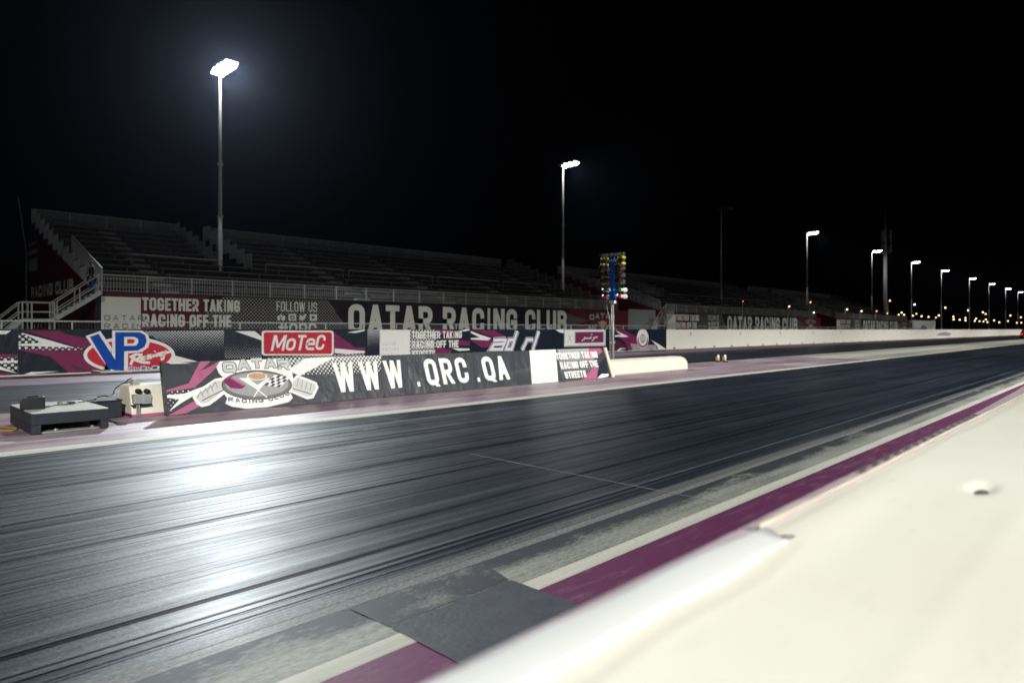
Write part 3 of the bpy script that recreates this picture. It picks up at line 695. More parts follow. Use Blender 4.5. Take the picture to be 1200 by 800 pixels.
# ================================================================== GRANDSTANDS
ROWS, RISE, GO, L0, Z0 = 12, .45, 1.2, 38.9, 3.35
SLEN = 45.0
def stand(Y0, label, detailed=True):
    t = thing('grandstand', label, 'grandstand', (-44, Y0 + SLEN / 2, 0), 'grandstands behind the far wall')
    Y1 = Y0 + SLEN; gap0, gap1 = Y0 + 8.9, Y0 + 11.1
    deck = MB()
    deck.box(-L0 + .004, -38.0, Y0, Y1, 2.9, Z0 - .02)
    for i in range(ROWS):
        a, b, z = L0 + GO * i, L0 + GO * (i + 1), Z0 + RISE * i
        segs = [(Y0, Y1)] if i < 5 else [(Y0, gap0), (gap1, Y1)]
        for s, e in segs: deck.box(-b + .002, -a, s, e, z - .9, z)
    deck.build('seating_deck', 'deck_dark', t)
    # aisles with half steps
    aisles = [Y0 + 4.0, Y0 + 16.7, Y0 + 24.7, Y0 + 33.0, Y0 + 40.5]
    for ya in aisles:
        st = MB()
        for i in range(ROWS):
            a, z = L0 + GO * i, Z0 + RISE * i
            st.box(-a - GO + .06, -a - .01, ya - .5, ya + .5, z + .002, z + .02)
            if i < ROWS - 1: st.box(-a - GO + .002, -a - GO * .52, ya - .5, ya + .5, z + .022, z + RISE * .5)
        st.build('aisle_steps', 'stair_concrete', t)
    # bench planks between the aisles
    cuts = [Y0 + .6] + [q for ya in aisles for q in (ya - .55, ya + .55)] + [Y1 - .4]
    for i in range(ROWS):
        a, z = L0 + GO * i, Z0 + RISE * i
        for s, e in zip(cuts[::2], cuts[1::2]):
            parts = [(s, e)]
            if i >= 5 and s < gap1 and e > gap0: parts = [(s, gap0 - .1), (gap1 + .1, e)]
            for s_, e_ in parts:
                if e_ - s_ < .5: continue
                mb = MB(); mb.box(-a - .62, -a - .34, s_, e_, z + .38, z + .43)
                for q in range(int((e_ - s_) / 2) + 1): mb.box(-a - .50, -a - .46, s_ + .2 + 2 * q, s_ + .25 + 2 * q, z + .001, z + .379)
                mb.build('bench_plank', 'bench_aluminium', t)
    LB = L0 + GO * ROWS
    ZT = Z0 + RISE * (ROWS - 1)
    # back fence panels
    def fence(par, name, pts, m='steel_grey', pitch=.11, h=1.0, rails=(0.0, 1.0), w=.018):
        (x0, y0, z0), (x1, y1, z1) = pts; mb = MB()
        n = max(2, int(math.hypot(x1 - x0, y1 - y0) / pitch))
        for r in rails: mb.bar((x0, y0, z0 + h * r), (x1, y1, z1 + h * r), .04)
        for k in range(n + 1):
            f = k / n; x, y, z = x0 + (x1 - x0) * f, y0 + (y1 - y0) * f, z0 + (z1 - z0) * f
            ww = .045 if k in (0, n) else w
            mb.bar((x, y, z), (x, y, z + h), ww)
        return mb.build(name, m, par)
    y = Y0 + .05
    while y < Y1 - 1.5:
        e = y + 2.14
        if not (y < gap1 - .2 and e > gap0 + .2): fence(t, 'back_fence_panel', ((-LB, y, ZT + .08), (-LB, e, ZT + .08)), pitch=.09, w=.035)
        y += 2.2
    # stepped guard rails beside the two ends and the gap
    for yy in (Y0 + .05, gap0, gap1, Y1 - .05):
        for i in range(0 if yy in (Y0 + .05, Y1 - .05) else 5, ROWS):
            a, z = L0 + GO * i, Z0 + RISE * i
            fence(t, 'step_guard', ((-a - .03, yy, z + .05), (-a - GO + .03, yy, z + .05)), pitch=.12, h=1.02 if yy != Y0 + .05 else .9, w=.03)
    # sloping infilled guard at the near end
    mb = MB()
    a0, a1 = L0, L0 + GO * 5
    for k in range(36):
        f = k / 35; x = -a0 - (a1 - a0) * f; z = Z0 + RISE * 5 * f
        mb.bar((x, Y0 + .5, z), (x, Y0 + .5, z + 1.15), .06)
    mb.bar((-a0, Y0 + .5, Z0 + 1.2), (-a1, Y0 + .5, Z0 + RISE * 5 + 1.2), .07)
    mb.build('stair_guard', 'steel_pale', t)
    # mid cross-aisle hand rails
    for s, e in ((3.4, 8.8), (11.8, 17.9), (18.4, 26.6), (27.2, 34.6), (35.2, 42)):
        L_ = L0 + GO * 4.4; z = Z0 + RISE * 4 + .80
        MB().tube([(-L_, Y0 + s, z - .6), (-L_, Y0 + s, z), (-L_, Y0 + e, z), (-L_, Y0 + e, z - .6)], .03).build('hand_rail', 'steel_pale', t)
    # front railing: posts and wire grid
    n = 20; st_ = SLEN / n
    for i in range(n):
        y = Y0 + .1 + i * st_; mb = MB()
        for q in range(5): mb.bar((-38.0, y, Z0 + .02 + .2 * q), (-38.0, y + st_, Z0 + .02 + .2 * q), .022 if q < 4 else .05)
        k = int(st_ / .14)
        for q in range(1, k): mb.bar((-38.0, y + q * st_ / k, Z0), (-38.0, y + q * st_ / k, Z0 + .8), .016)
        mb.build('railing_panel', 'steel_pale', t)
        MB().bar((-37.99, y, Z0 - .1), (-37.99, y, Z0 + .86), .07).build('railing_post', 'steel_pale', t)
    # end walls, back wall and front wall
    prof = [(-38.0, 0), (-38.0, Z0 - .06)] + [(-(L0 + GO * ROWS), ZT - .15)] + [(-(L0 + GO * ROWS), 0)]
    MB().extrude_y(prof, Y0 - .06, Y0 - .002).build('end_wall', 'vinyl_maroon', t)
    MB().extrude_y(prof, Y1 + .002, Y1 + .06).build('end_wall', 'deck_dark', t)
    MB().box(-38.0, -37.93, Y0, Y1, 0, Z0 - .03).build('front_wall', 'deck_dark', t)
    return t
S1 = stand(9.3, 'nearest open grandstand with stepped bench rows, a lamp mast rising from its gap')
S2 = stand(63.2, 'middle grandstand behind the starting light tree, benches in shadow')
S3 = stand(117.0, 'farthest low dark grandstand, beside the tall antenna mast')
# lettering on the near end wall of the first stand
pe = Panel((0, 9.3 - .066, 0), (1, 0, 0), (0, 0, 1), -54, -38, 0, 9)
def end_hit(u, v): return pe.hit(u, v)
s0, t0 = end_hit(34, 350); s1, t1 = end_hit(86, 326)
s0 = max(s0, -52.8)
pe.text(S1, 'end_wall_lettering', 'RACING CLUB', s0, t0, s1, t1, 'vinyl_white', 2, .40, .12, each=True)
for v0, v1 in ((282, 289), (290.5, 300), (301, 319)):
    a, b = end_hit(33.5, v1), end_hit(44, v0)
    pe.poly(S1, 'white_block', [(a[0], a[1]), (b[0], a[1]), (b[0], b[1]), (a[0], b[1])], 1, 'vinyl_lightgrey')

def stand_banner(Y0, label):
    dy = Y0 - 9.3; L = 37.9
    t = thing('stand_banner', label, 'banner', (-L, Y0 + 23, 0), 'long banners along the grandstand fronts')
    y0, y1 = Y0 - .05, Y0 + 46.6
    MB().box(-L - .025, -L, y0, y1, .55, 3.28).build('vinyl_sheet', 'vinyl_stand', t)
    p = Panel((-L, 0, 0), (0, 1, 0), (0, 0, 1), y0, y1, .56, 3.27)
    h0 = p.hit
    p.hit = lambda u, v: (h0(u, v)[0] + dy, h0(u, v)[1])
    top = 3.27
    Yp = lambda u: h0(u, 380)[0] + dy
    p.poly(t, 'maroon_band', [(y0, top - .22), (Yp(236), top - .22), (Yp(250), top), (y0, top)], 1, 'vinyl_maroon')
    p.poly(t, 'maroon_field', [(Yp(166), .56), (Yp(260), .56), (Yp(236), top - .23), (Yp(166), top - .23)], 1, 'vinyl_maroon')
    p.poly(t, 'dot_field', [(Yp(206), .56), (Yp(430), .56), (Yp(400), 2.0), (Yp(385), top), (Yp(262), top), (Yp(240), 2.3)], 2, 'dots_stand')
    p.poly(t, 'white_square', [(Yp(118.5), .56), (Yp(165), .56), (Yp(165), 3.06), (Yp(118.5), 3.06)], 3, 'vinyl_bone')
    for k, ln in enumerate(('QATAR', 'RACING', 'CLUB')):
        s = Yp(122); p.text(t, 'small_lettering', ln, s, 1.86 - .42 * k, s + .36 * len(ln), 2.13 - .42 * k, 'vinyl_midgrey', 4, .18, .5)
    for k, (ln, ua) in enumerate((('TOGETHER TAKING', 281), ('RACING OFF THE', 271), ('STREETS', 222))):
        p.text(t, 'slogan_lettering', ln, Yp(166.5), 2.40 - .86 * k, Yp(ua), 3.08 - .86 * k, 'vinyl_bone', 4, .38, .12, each=True)
    p.text(t, 'follow_lettering', 'FOLLOW US', Yp(324), 2.50, Yp(371.5), 3.10, 'vinyl_bone', 4, .24, .22, each=True)
    # four icons
    ic = [(325, 334), (338, 347), (350.5, 359.5), (363, 371.5)]
    for k, (ua, ub) in enumerate(ic):
        a, b = Yp(ua), Yp(ub); z0, z1 = 1.95, 2.36; m_ = (a + b) / 2
        if k == 0:
            p.poly(t, 'icon', [(a, z0), (a + .12 * (b - a) + .1, z0), (a + .2, z1 - .12), (a, z1 - .12)], 4, 'vinyl_bone')
            p.poly(t, 'icon', [(a + .25, z0), (b, z0), (b, z1 - .12), (m_ + .05, z1 - .12), (m_, z1), (m_ - .08, z1 - .1), (a + .25, z1 - .2)], 4, 'vinyl_bone')
        elif k == 1:
            p.poly(t, 'icon', [(a, z0), (b, z0), (b, z1), (a, z1)], 4, 'vinyl_bone')
            p.oval(t, 'icon', m_, (z0 + z1) / 2 - .02, .15, .13, 5, 'vinyl_stand', 20); p.oval(t, 'icon', m_, (z0 + z1) / 2 - .02, .08, .075, 6, 'vinyl_bone', 16)
        elif k == 2:
            p.poly(t, 'icon', [(a, z0 + .06), (a + .18, z0), (b - .18, z0 + .06), (b - .08, z0 + .28), (b, z1 - .02), (b - .14, z1), (m_ + .05, z1 - .04), (m_, z1 - .14), (a + .04, z1 - .02), (a + .02, z0 + .2)], 4, 'vinyl_bone')
        else:
            p.poly(t, 'icon', [(a, z0), (b, z0), (b, z1), (a, z1)], 4, 'vinyl_bone')
            p.poly(t, 'icon', [(m_ - .12, z0 + .1), (m_ + .16, (z0 + z1) / 2), (m_ - .12, z1 - .1)], 5, 'vinyl_stand')
    p.text(t, 'tag_lettering', '#QRC', Yp(326), 1.0, Yp(371), 1.80, 'vinyl_bone', 4, .26, .16, each=True)
    p.text(t, 'club_lettering', 'QATAR RACING CLUB', Yp(408), 1.08, Yp(664), 3.08, 'vinyl_bone', 4, .32, .16, each=True)
    p.poly(t, 'maroon_field', [(Yp(668), 3.27), (y1, 3.27), (y1, .56), (Yp(700), .56), (Yp(664), 2.1)], 1, 'vinyl_maroon')
    p.poly(t, 'dot_field', [(Yp(664), 2.9), (Yp(690), 2.2), (Yp(664), 1.6)], 2, 'dots_stand')
    # winged club emblem
    cx = Yp(706); sc = (Yp(730) - Yp(690)) / 4
    p.text(t, 'emblem_lettering', 'QATAR', cx - 1.6 * sc / 1.1, 2.45, cx + 1.6 * sc / 1.1, 2.98, 'vinyl_grey', 4, .3, .14, curve=lambda f: -.9 * (f - .5) ** 2)
    p.oval(t, 'emblem_oval', cx, 1.85, 1.5 * sc / 1.1, .52, 3, 'vinyl_plum'); p.poly(t, 'emblem_shield', [(cx - .75, 2.15), (cx + .75, 2.15), (cx, 1.35)], 4, 'vinyl_grey')
    p.oval(t, 'emblem_core', cx, 2.1, .42, .16, 5, 'vinyl_orange', 20)
    for sg in (-1, 1):
        for k in range(4):
            x = cx + sg * (1.35 + .42 * k); p.poly(t, 'emblem_wing', [(x - .14, 1.1 - .02 * k), (x + .14, 1.1 - .02 * k), (x + .14 - sg * .3, 1.9 - .14 * k), (x - .14 - sg * .3, 1.9 - .14 * k)], 4, 'vinyl_grey')
    return t
stand_banner(9.3, 'long dark and maroon banner with big club lettering along the nearest grandstand')
stand_banner(63.2, 'long dark banner with club lettering along the middle grandstand')
stand_banner(117.0, 'long dark banner with club lettering along the farthest grandstand')

# thin leaning flag pole behind the first stand
fx, fy = -54.5, Yat(31, 54.5)
fp_ = thing('flag_pole', 'thin bare pole leaning behind the left end of the nearest grandstand', 'pole', (fx, fy, 0))
MB().tube([(fx, fy, 0), (fx, fy, 6.5), (fx, fy - .45, Zat(24, 231, 54.5))], .045).build('pole', 'steel_grey', fp_, True)
MB().cone((fx, fy, 0), (fx, fy, .3), .14, .10, 10).build('pole_foot', 'steel_grey', fp_, True)
# ------------------------------------------------------------------ steel stairs at the stands' near ends
def stairs(Y0, label):
    t = thing('steel_staircase', label, 'staircase', (-37.6, Y0 - 2, 0), 'steel staircases at the grandstand ends')
    xa, xb = -36.95, -37.85
    yA, zA, yB, zB = Y0 - 1.85, 1.95, Y0 - .02, 3.28          # upper flight
    n = 8
    for i in range(n):
        f = (i + .5) / n; y = yA + (yB - yA) * f; z = zA + (zB - zA) * (i + 1) / n
        MB().box(xb, xa, y - .15, y + .15, z - .05, z).build('tread', 'steel_pale', t)
    for x in (xa + .03, xb - .03):
        MB().bar((x, yA - .05, zA - .05), (x, yB, zB - .05), .05, .2).build('stringer', 'steel_pale', t)
        for dz in (.52, .98):
            MB().tube([(x, yA, zA + dz - .2), (x, yB, zB + dz - .12)], .03).build('hand_rail', 'steel_pale', t)
        for f in (0, .5, 1):
            y = yA + (yB - yA) * f; z = zA + (zB - zA) * f; MB().bar((x, y, z - .05), (x, y, z + .8), .045).build('rail_post', 'steel_pale', t)
    ya = yA - 1.35
    MB().box(xb, xa, ya, yA - .06, 1.80, 1.90).build('landing', 'steel_pale', t)
    for x in (xa, xb):
        for y in (ya + .03, ya + .38, yA - .1): MB().bar((x, y, 0), (x, y, 2.68), .06).build('rail_post', 'steel_pale', t)
        for z in (2.22, 2.66): MB().tube([(x, ya, z), (x, yA - .1, z)], .03).build('hand_rail', 'steel_pale', t)
        MB().tube([(x, ya, 2.66), (x, ya - 1.7, 1.0)], .03).build('hand_rail', 'steel_pale', t)
        MB().tube([(x, ya, 2.22), (x, ya - 1.7, .55)], .03).build('hand_rail', 'steel_pale', t)
        MB().bar((x, ya, 1.82), (x, ya - 1.75, .05), .05, .2).build('stringer', 'steel_pale', t)
    for i in range(9):
        MB().box(xb + .03, xa - .03, ya - .19 * (i + 1), ya - .19 * i + .05, 1.62 - .19 * i, 1.66 - .19 * i).build('tread', 'steel_pale', t)
    return t
stairs(9.3, 'pale steel staircase with landing and handrails at the nearest grandstand end')
stairs(63.2, 'steel staircase in the gap before the middle grandstand')
# sloping mesh screen at the far end of the first stand
sc1 = thing('mesh_screen', 'grey mesh screen sloping down at the far end of the nearest grandstand', 'screen', (-38, 57.5, 0))
mb = MB(); ya, yb = 56.0, 61.0
for i in range(46):
    y = ya + (yb - ya) * i / 45; mb.box(-37.92, -37.88, y, y + .075, .1, 3.4 - .0 * i)
mb.build('mesh_infill', 'steel_pale', sc1)
MB().bar((-37.9, ya, 3.42), (-37.9, yb, 3.42), .06).build('top_rail', 'steel_pale', sc1)

# ================================================================== FLOODLIGHT MASTS
def spot(par, loc, target, power, size=110, blend=.8, tint=(.88, .96, 1.0)):
    d = bpy.data.lights.new('floodlight_lamp', 'SPOT'); d.energy = power; d.spot_size = math.radians(size); d.spot_blend = blend
    d.shadow_soft_size = .35; d.color = tint
    o = bpy.data.objects.new('floodlight_lamp', d); C.objects.link(o); o.parent = par
    o.location = Vector(loc) - base(par)
    o.rotation_euler = (Vector(target) - Vector(loc)).to_track_quat('-Z', 'Y').to_euler()
    return o
def mast(x, y, label, sx, lit=True, power=FAR_POWER, heads=3, H=19.0, group='floodlight masts behind the grandstands', tgt=None, cone=(110, .8)):
    t = thing('floodlight_mast', label, 'light mast', (x, y, 0), group)
    MB().cone((x, y, 0), (x, y, 9), .17, .135, 12).build('pole', 'steel_mast', t, True)
    MB().cone((x, y, 9), (x, y, H + .1), .125, .085, 12).build('pole', 'steel_mast', t, True)
    for z in (9.0, 12.5): MB().cone((x, y, z - .06), (x, y, z + .06), .19, .19, 12).build('collar', 'steel_mast', t)
    x1 = x + sx * 1.75
    MB().bar((x + sx * (1.2 - .62 * heads), y, H), (x1, y, H), .10).build('crossarm', 'steel_mast', t)
    for k in range(heads):
        hx = x + sx * (1.55 - .62 * k)
        b = MB()
        n0 = Vector((sx * .50, 0, -.86)); up = Vector((sx * .86, 0, .50))
        c = Vector((hx, y, H - .12)); a = Vector((0, 1, 0))
        f = [c + n0 * .16 + up * s * .28 + a * q * .42 for s, q in ((-1, -1), (-1, 1), (1, 1), (1, -1))]
        r = [c - n0 * .14 + up * s * .15 + a * q * .2 for s, q in ((-1, -1), (-1, 1), (1, 1), (1, -1))]
        k0 = len(b.v); b.v += [tuple(q) for q in f + r]
        b.f += [(0, 1, 5, 4), (1, 2, 6, 5), (2, 3, 7, 6), (3, 0, 4, 7), (4, 5, 6, 7)]
        h = b.build('floodlight', 'steel_grey', t)
        g = MB(); g.face([q - n0 * .01 for q in f]); g.build('lens', 'lamp_lens' if lit else 'hood_grey', h)
    if lit:
        spot(t, (x + sx * 1.2, y, H - .65), tgt or (x + sx * 26, y, 0), power, *cone)
    return t
ORD = ('first second third fourth fifth sixth seventh eighth ninth tenth eleventh twelfth thirteenth fourteenth fifteenth sixteenth seventeenth eighteenth nineteenth twentieth').split()
ORD += ['twenty-' + q for q in ORD[:9]] + ['thirtieth'] + ['thirty-' + q for q in ORD[:9]]
names = ['brightest and nearest floodlight mast, standing in the gap of the nearest grandstand', 'lit floodlight mast at the far end of the nearest grandstand',
         'dark unlit floodlight mast over the middle grandstand', 'lit floodlight mast left of the tall antenna mast',
         'lit floodlight mast just beside the tall antenna mast'] + ['lit floodlight mast, number %s right of the antenna mast' % w for w in
         ('one', 'two', 'three', 'four', 'five', 'six')]
names = [n.replace('number one', 'first').replace('number two', 'second').replace('number three', 'third').replace('number four', 'fourth').replace('number five', 'fifth').replace('number six', 'sixth') for n in names]
MY = (18.3, 54.3, 90.2, 123.5, 162.2, 196.0, 230.0, 272.0, 310.0, 350.0, 386.0)
for n, lb in enumerate(names):
    mast(-45.0, MY[n], lb, 1, lit=(n != 2), power=FAR_POWER * (1.0 if n == 0 else .16), heads=4 if n == 0 else 3)
# the matching row on the spectators' side of this wall, outside the picture
for n in range(9):
    mast(24.0, -14 + 36 * n, '%s floodlight mast of the near-side row outside the picture' % ORD[n], -1, power=NEAR_POWER,
         group='floodlight masts on the near side', tgt=(6, -14 + 36 * n + 3, 0), cone=(82, .85, (1.0, .985, .93)))

# ================================================================== CENTRE DIVIDER
cb = thing('low_barrier', 'low cream concrete barrier with a socket box on its end, behind the web address banner', 'barrier', (-12.2, 3.5, 0))
prof = [(-11.62, 0), (-11.66, .10), (-11.80, .50), (-12.28, .50), (-12.42, .10), (-12.46, 0)]
MB().extrude_y(prof[::-1], 3.35, 15.9).build('barrier_body', 'concrete_low', cb, bevel=.02)
MB().box(-12.47, -11.615, 3.338, 3.349, .004, .055).build('purple_stain', 'vinyl_magenta', cb)
LS = 11.70
for u_ in (163, 173):
    y, z = Yat(u_, LS), Zat(u_, 458.5, LS)
    MB().cone((-11.80, y, z), (-11.69, y, z), .045, .040, 14).build('round_socket', 'black_plastic', cb, True)
for u_ in (162.2, 172.3):
    y, z = Yat(u_, 11.62), Zat(u_, 467.5, 11.62)
    bx_ = MB().box(-11.75, -11.62, y - .066, y + .066, z - .075, z + .07).build('socket_box', 'box_grey', cb, bevel=.008)
    MB().box(-11.619, -11.612, y - .04, y + .04, z - .045, z + .045).build('box_lid', 'steel_pale', bx_)
y, z = Yat(167.5, 11.62), Zat(167.5, 474, 11.62)
MB().box(-11.74, -11.61, y - .15, y + .14, z - .02, z).build('box_bracket', 'black_plastic', cb)
for u_ in (160.3, 163): y = Yat(u_, 11.60); MB().tube([(-11.64, y, z - .01), (-11.60, y, .2), (-11.58, y, .012)], .012).build('conduit', 'steel_grey', cb)
MB().box(-11.66, -11.61, 3.345, 3.82, .004, .05).build('purple_stain', 'vinyl_pink_lit', cb)
MB().box(-11.98, -11.84, 3.42, 3.52, .502, .60).build('junction_box', 'box_grey', cb)

# leaning web-address banner
y0, y1 = 3.82, 15.95
bb = thing('centre_banner', 'leaning grey banner with big white web address and winged club emblem, on the centre divider', 'banner', (-11.5, (y0 + y1) / 2, 0))
T_ = Vector((-.30, 0, .845)).normalized(); O_ = Vector((-11.38, 0, .012)); hgt = .895
pan = Panel(O_, (0, 1, 0), T_, y0, y1, 0.0, hgt)
nrm = pan.N
mb = MB(); b0 = O_ - nrm * .02
NS, NT = 60, 8
def ripple(s, q): return .012 * math.sin(s * 2.1 + q * 1.3) * 0
for sgn, off in ((1, -.004), (-1, -.022)):
    k0 = len(mb.v)
    for i in range(NS + 1):
        for j in range(NT + 1):
            s = y0 + (y1 - y0) * i / NS; q = hgt * j / NT
            mb.v.append(tuple(O_ + Vector((0, 1, 0)) * s + T_ * q + nrm * off))
    for i in range(NS):
        for j in range(NT):
            a = k0 + i * (NT + 1) + j; f = (a, a + NT + 1, a + NT + 2, a + 1); mb.f.append(f if sgn > 0 else f[::-1])
mb.build('vinyl_sheet', 'vinyl_charcoal', bb)
# frame behind: struts and the end boards
for i in range(7):
    y = y0 + .3 + (y1 - y0 - .6) * i / 6
    top = O_ + T_ * (hgt - .03) - nrm * .04; MB().bar((top.x, y, top.z), (-12.05, y, .505), .04).build('strut', 'steel_grey', bb)
def endboard(y, name, m, th=.02):
    mb = MB(); a = O_ + nrm * .012; b = O_ + T_ * (hgt + .012) + nrm * .012
    prof = [(a.x, .004), (b.x, b.z), (b.x - .10, b.z - .01), (a.x - .16, .004)]
    mb.extrude_y(prof[::-1], y, y + th); return mb.build(name, m, bb)
endboard(y1 + .004, 'end_board', 'ply_edge', .05); endboard(y1 + .056, 'end_board', 'concrete_low', .10)
endboard(y0 - .03, 'end_board', 'vinyl_charcoal', .026)
E1 = (180, 380, 5.0)
pan.k = .0012
pan.px(bb, 'lit_magenta_flash', [(205, 345), (270, 205), (330, 203), (300, 260), (390, 200), (405, 205), (330, 290), (240, 370), (75, 395), (75, 385)], 1, 'vinyl_pink_lit', E1)  # magenta print, drawn in its brightly lit tone
pan.px(bb, 'lit_magenta_flash', [(90, 530), (235, 450), (270, 480), (190, 520), (90, 545)], 1, 'vinyl_pink_lit', E1)
pan.px(bb, 'dark_fold', [(275, 270), (335, 205), (385, 205), (300, 262)], 2, 'vinyl_charcoal', E1)
pan.px(bb, 'dot_field', [(70, 400), (250, 372), (230, 405), (120, 500), (75, 520)], 2, 'dots_centre_up', E1)
pan.px(bb, 'white_flash', [(70, 415), (180, 405), (300, 360), (300, 400), (230, 420), (170, 455), (80, 510), (150, 440), (70, 430)], 3, 'vinyl_white', E1)
pan.px(bb, 'white_flash', [(75, 205), (120, 200), (150, 220), (225, 228), (100, 232)], 1, 'vinyl_lightgrey', E1)
pan.px(bb, 'dot_field', [(740, 185), (890, 195), (790, 270), (780, 250)], 2, 'dots_centre_up', E1)
pan.px(bb, 'white_flash', [(860, 200), (960, 180), (1060, 172), (860, 300), (790, 275)], 2, 'vinyl_white', E1)
pan.px(bb, 'dot_field', [(860, 300), (1060, 172), (1330, 158), (1330, 280), (1040, 295), (900, 300)], 1, 'dots_centre', E1)
pan.px(bb, 'dot_field', [(560, 446), (622, 430), (622, 448), (555, 452)], 1, 'dots_centre', None)
# winged emblem
K = (215, 410, 7.06)
pan.px(bb, 'emblem_halo', [(270, 140), (300, 95), (400, 66), (600, 60), (800, 68), (875, 95), (892, 150), (900, 200), (920, 300), (880, 350), (905, 395), (870, 430), (700, 480), (520, 486), (400, 468), (345, 442), (362, 400), (310, 330), (330, 230), (290, 190)], 4, 'vinyl_white', K)
for nm, q, lay, m_ in (('wing_outline', [(75, 395), (85, 355), (260, 238), (335, 225), (345, 300), (355, 352), (215, 458), (150, 472), (110, 450)], 4.4, 'vinyl_white'),
                       ('wing_body', [(95, 390), (255, 258), (325, 250), (335, 330), (205, 435), (150, 445)], 5, 'vinyl_lightgrey'),
                       ('wing_outline', [(885, 260), (940, 203), (1100, 268), (1117, 310), (1075, 398), (1025, 408), (880, 348)], 4.4, 'vinyl_white'),
                       ('wing_body', [(900, 265), (945, 225), (1085, 280), (1095, 310), (1060, 380), (1020, 388), (895, 335)], 5, 'vinyl_lightgrey')):
    pan.px(bb, nm, q, lay, m_, K)
pxs(pan, bb, 'wing_rib', [[(112 + 40 * i, 395 - 26 * i), (142 + 40 * i, 345 - 26 * i), (165 + 40 * i, 395 - 26 * i)] for i in range(4)], .02, 6, 'vinyl_grey', K)
pxs(pan, bb, 'wing_rib', [[(950 + 36 * i, 235 + 14 * i), (935 + 36 * i, 305 + 10 * i)] for i in range(4)], .02, 6, 'vinyl_grey', K)
pxs(pan, bb, 'wing_rib', [[(150, 420), (330, 330)], [(905, 320), (1060, 365)]], .02, 6.5, 'vinyl_midgrey', K)
pxo(pan, bb, 'emblem_rim', 605, 290, 292, 122, 6, 'vinyl_plum', K)
pxo(pan, bb, 'emblem_rim', 605, 290, 284, 115, 6.6, 'vinyl_midgrey', K)
pxo(pan, bb, 'emblem_face', 605, 285, 262, 98, 7.2, 'vinyl_grey', K)
pan.px(bb, 'flag', [(328, 262), (388, 222), (515, 292), (480, 322), (392, 316)], 8, 'vinyl_magenta', K)
pan.px(bb, 'flag_stripe', [(380, 232), (395, 225), (512, 290), (490, 300)], 8.5, 'vinyl_pink_lit', K)
pxs(pan, bb, 'flag_staff', [[(462, 232), (600, 318), (690, 392)], [(705, 232), (610, 340), (580, 390)]], .022, 8.6, 'vinyl_white', K)
pan.px(bb, 'white_shield', [(470, 235), (530, 230), (610, 290), (690, 235), (700, 250), (612, 328)], 8.2, 'vinyl_white', K)
pan.px(bb, 'checkered_flag', [(665, 288), (755, 205), (880, 228), (800, 308), (720, 300)], 9, 'vinyl_white', K)
for i in range(5):
    for j in range(4):
        if (i + j) % 2: continue
        f = lambda a, b: (665 + 90 * b / 4 + (130 - 5) * a / 5, 292 - 85 * b / 4 + 18 * a / 5)
        pan.px(bb, 'flag_square', [f(i, j), f(i + 1, j), f(i + 1, j + 1), f(i, j + 1)], 9.6, 'vinyl_charcoal', K)
pxo(pan, bb, 'initials_halo', 607, 218, 84, 34, 10, 'vinyl_white', K)
pxo(pan, bb, 'initials_field', 607, 218, 74, 27, 10.5, 'vinyl_grey', K)
def ktext(txt, x0, y0_, x1, y1_, m_, lay, nm, **kw):
    s0, t0 = pan.hit(K[0] + x0 / K[2], K[1] + y1_ / K[2]); s1, _ = pan.hit(K[0] + x1 / K[2], K[1] + y0_ / K[2]); t1 = pan.hit(K[0] + x0 / K[2], K[1] + y0_ / K[2])[1]
    pan.text(bb, nm, txt, s0, t0, s1, t1, m_, lay, **kw)
ktext('QRC', 543, 198, 675, 238, 'vinyl_orange', 11, 'initials', weight=.3, gap=.3)
arch = lambda f: .05 - .35 * (f - .5) ** 2
ktext('QATAR', 330, 100, 872, 182, 'vinyl_midgrey', 5, 'arched_lettering', weight=.36, gap=.12, curve=arch, grow=.03)
ktext('QATAR', 330, 100, 872, 182, 'vinyl_lightgrey', 6, 'arched_lettering', weight=.30, gap=.14, curve=arch)
ktext('RACING CLUB', 372, 405, 885, 440, 'vinyl_midgrey', 6, 'ribbon_lettering', weight=.24, gap=.3, curve=lambda f: -.05 + .36 * (f - .5) ** 2 + .03 * f)
# WWW.QRC.QA
tb = lambda u0, v0, u1, v1: (pan.hit(u0, v1), pan.hit(u1, v0))
R_ = (380, 380, 3.5294)
def word(txt, u0, u1, weight=.30, gap=.2):
    s0 = pan.hit(u0, 440)[0]; s1 = pan.hit(u1, 440)[0]
    pan.text(bb, 'web_lettering', txt, s0, .165, s1, .775, 'vinyl_white', 5, weight, gap, each=True)
word('WWW', 391.5, 472.5, .30, .42)
word('.', 485, 492, .95)
word('QRC', 499, 549, .32, .30)
word('.', 556.5, 563, .95)
word('QA', 567.5, 597, .32, .24)
# white square and slogan at the right-hand end
pan.px(bb, 'white_square', [(617.5, 400), (648.5, 400), (657, 458), (626, 460)], 4, 'vinyl_white')
for k_, ln in enumerate(('QATAR', 'RACING', 'CLUB')):
    s0 = pan.hit(624, 428)[0]; pan.text(bb, 'small_lettering', ln, s0, .40 - .155 * k_, s0 + .155 * len(ln), .50 - .155 * k_, 'vinyl_lightgrey', 5, .18, .5, each=True)
pan.px(bb, 'dot_field', [(652, 405), (690, 404), (705, 445), (660, 452)], 1, 'dots_centre_up')
pan.px(bb, 'lit_magenta_flash', [(690, 408), (702, 404), (706, 412), (694, 420), (684, 424)], 2, 'vinyl_pink_lit')
pan.px(bb, 'lit_magenta_flash', [(683, 448), (694, 432), (702, 428), (700, 447)], 2, 'vinyl_pink_lit')
pan.px(bb, 'dark_flash', [(702, 427), (714, 418), (714, 446), (700, 446)], 2.5, 'vinyl_ink')
pan.px(bb, 'white_flash', [(700, 444), (705, 438), (713, 438), (713, 441), (706, 444)], 3, 'vinyl_white')
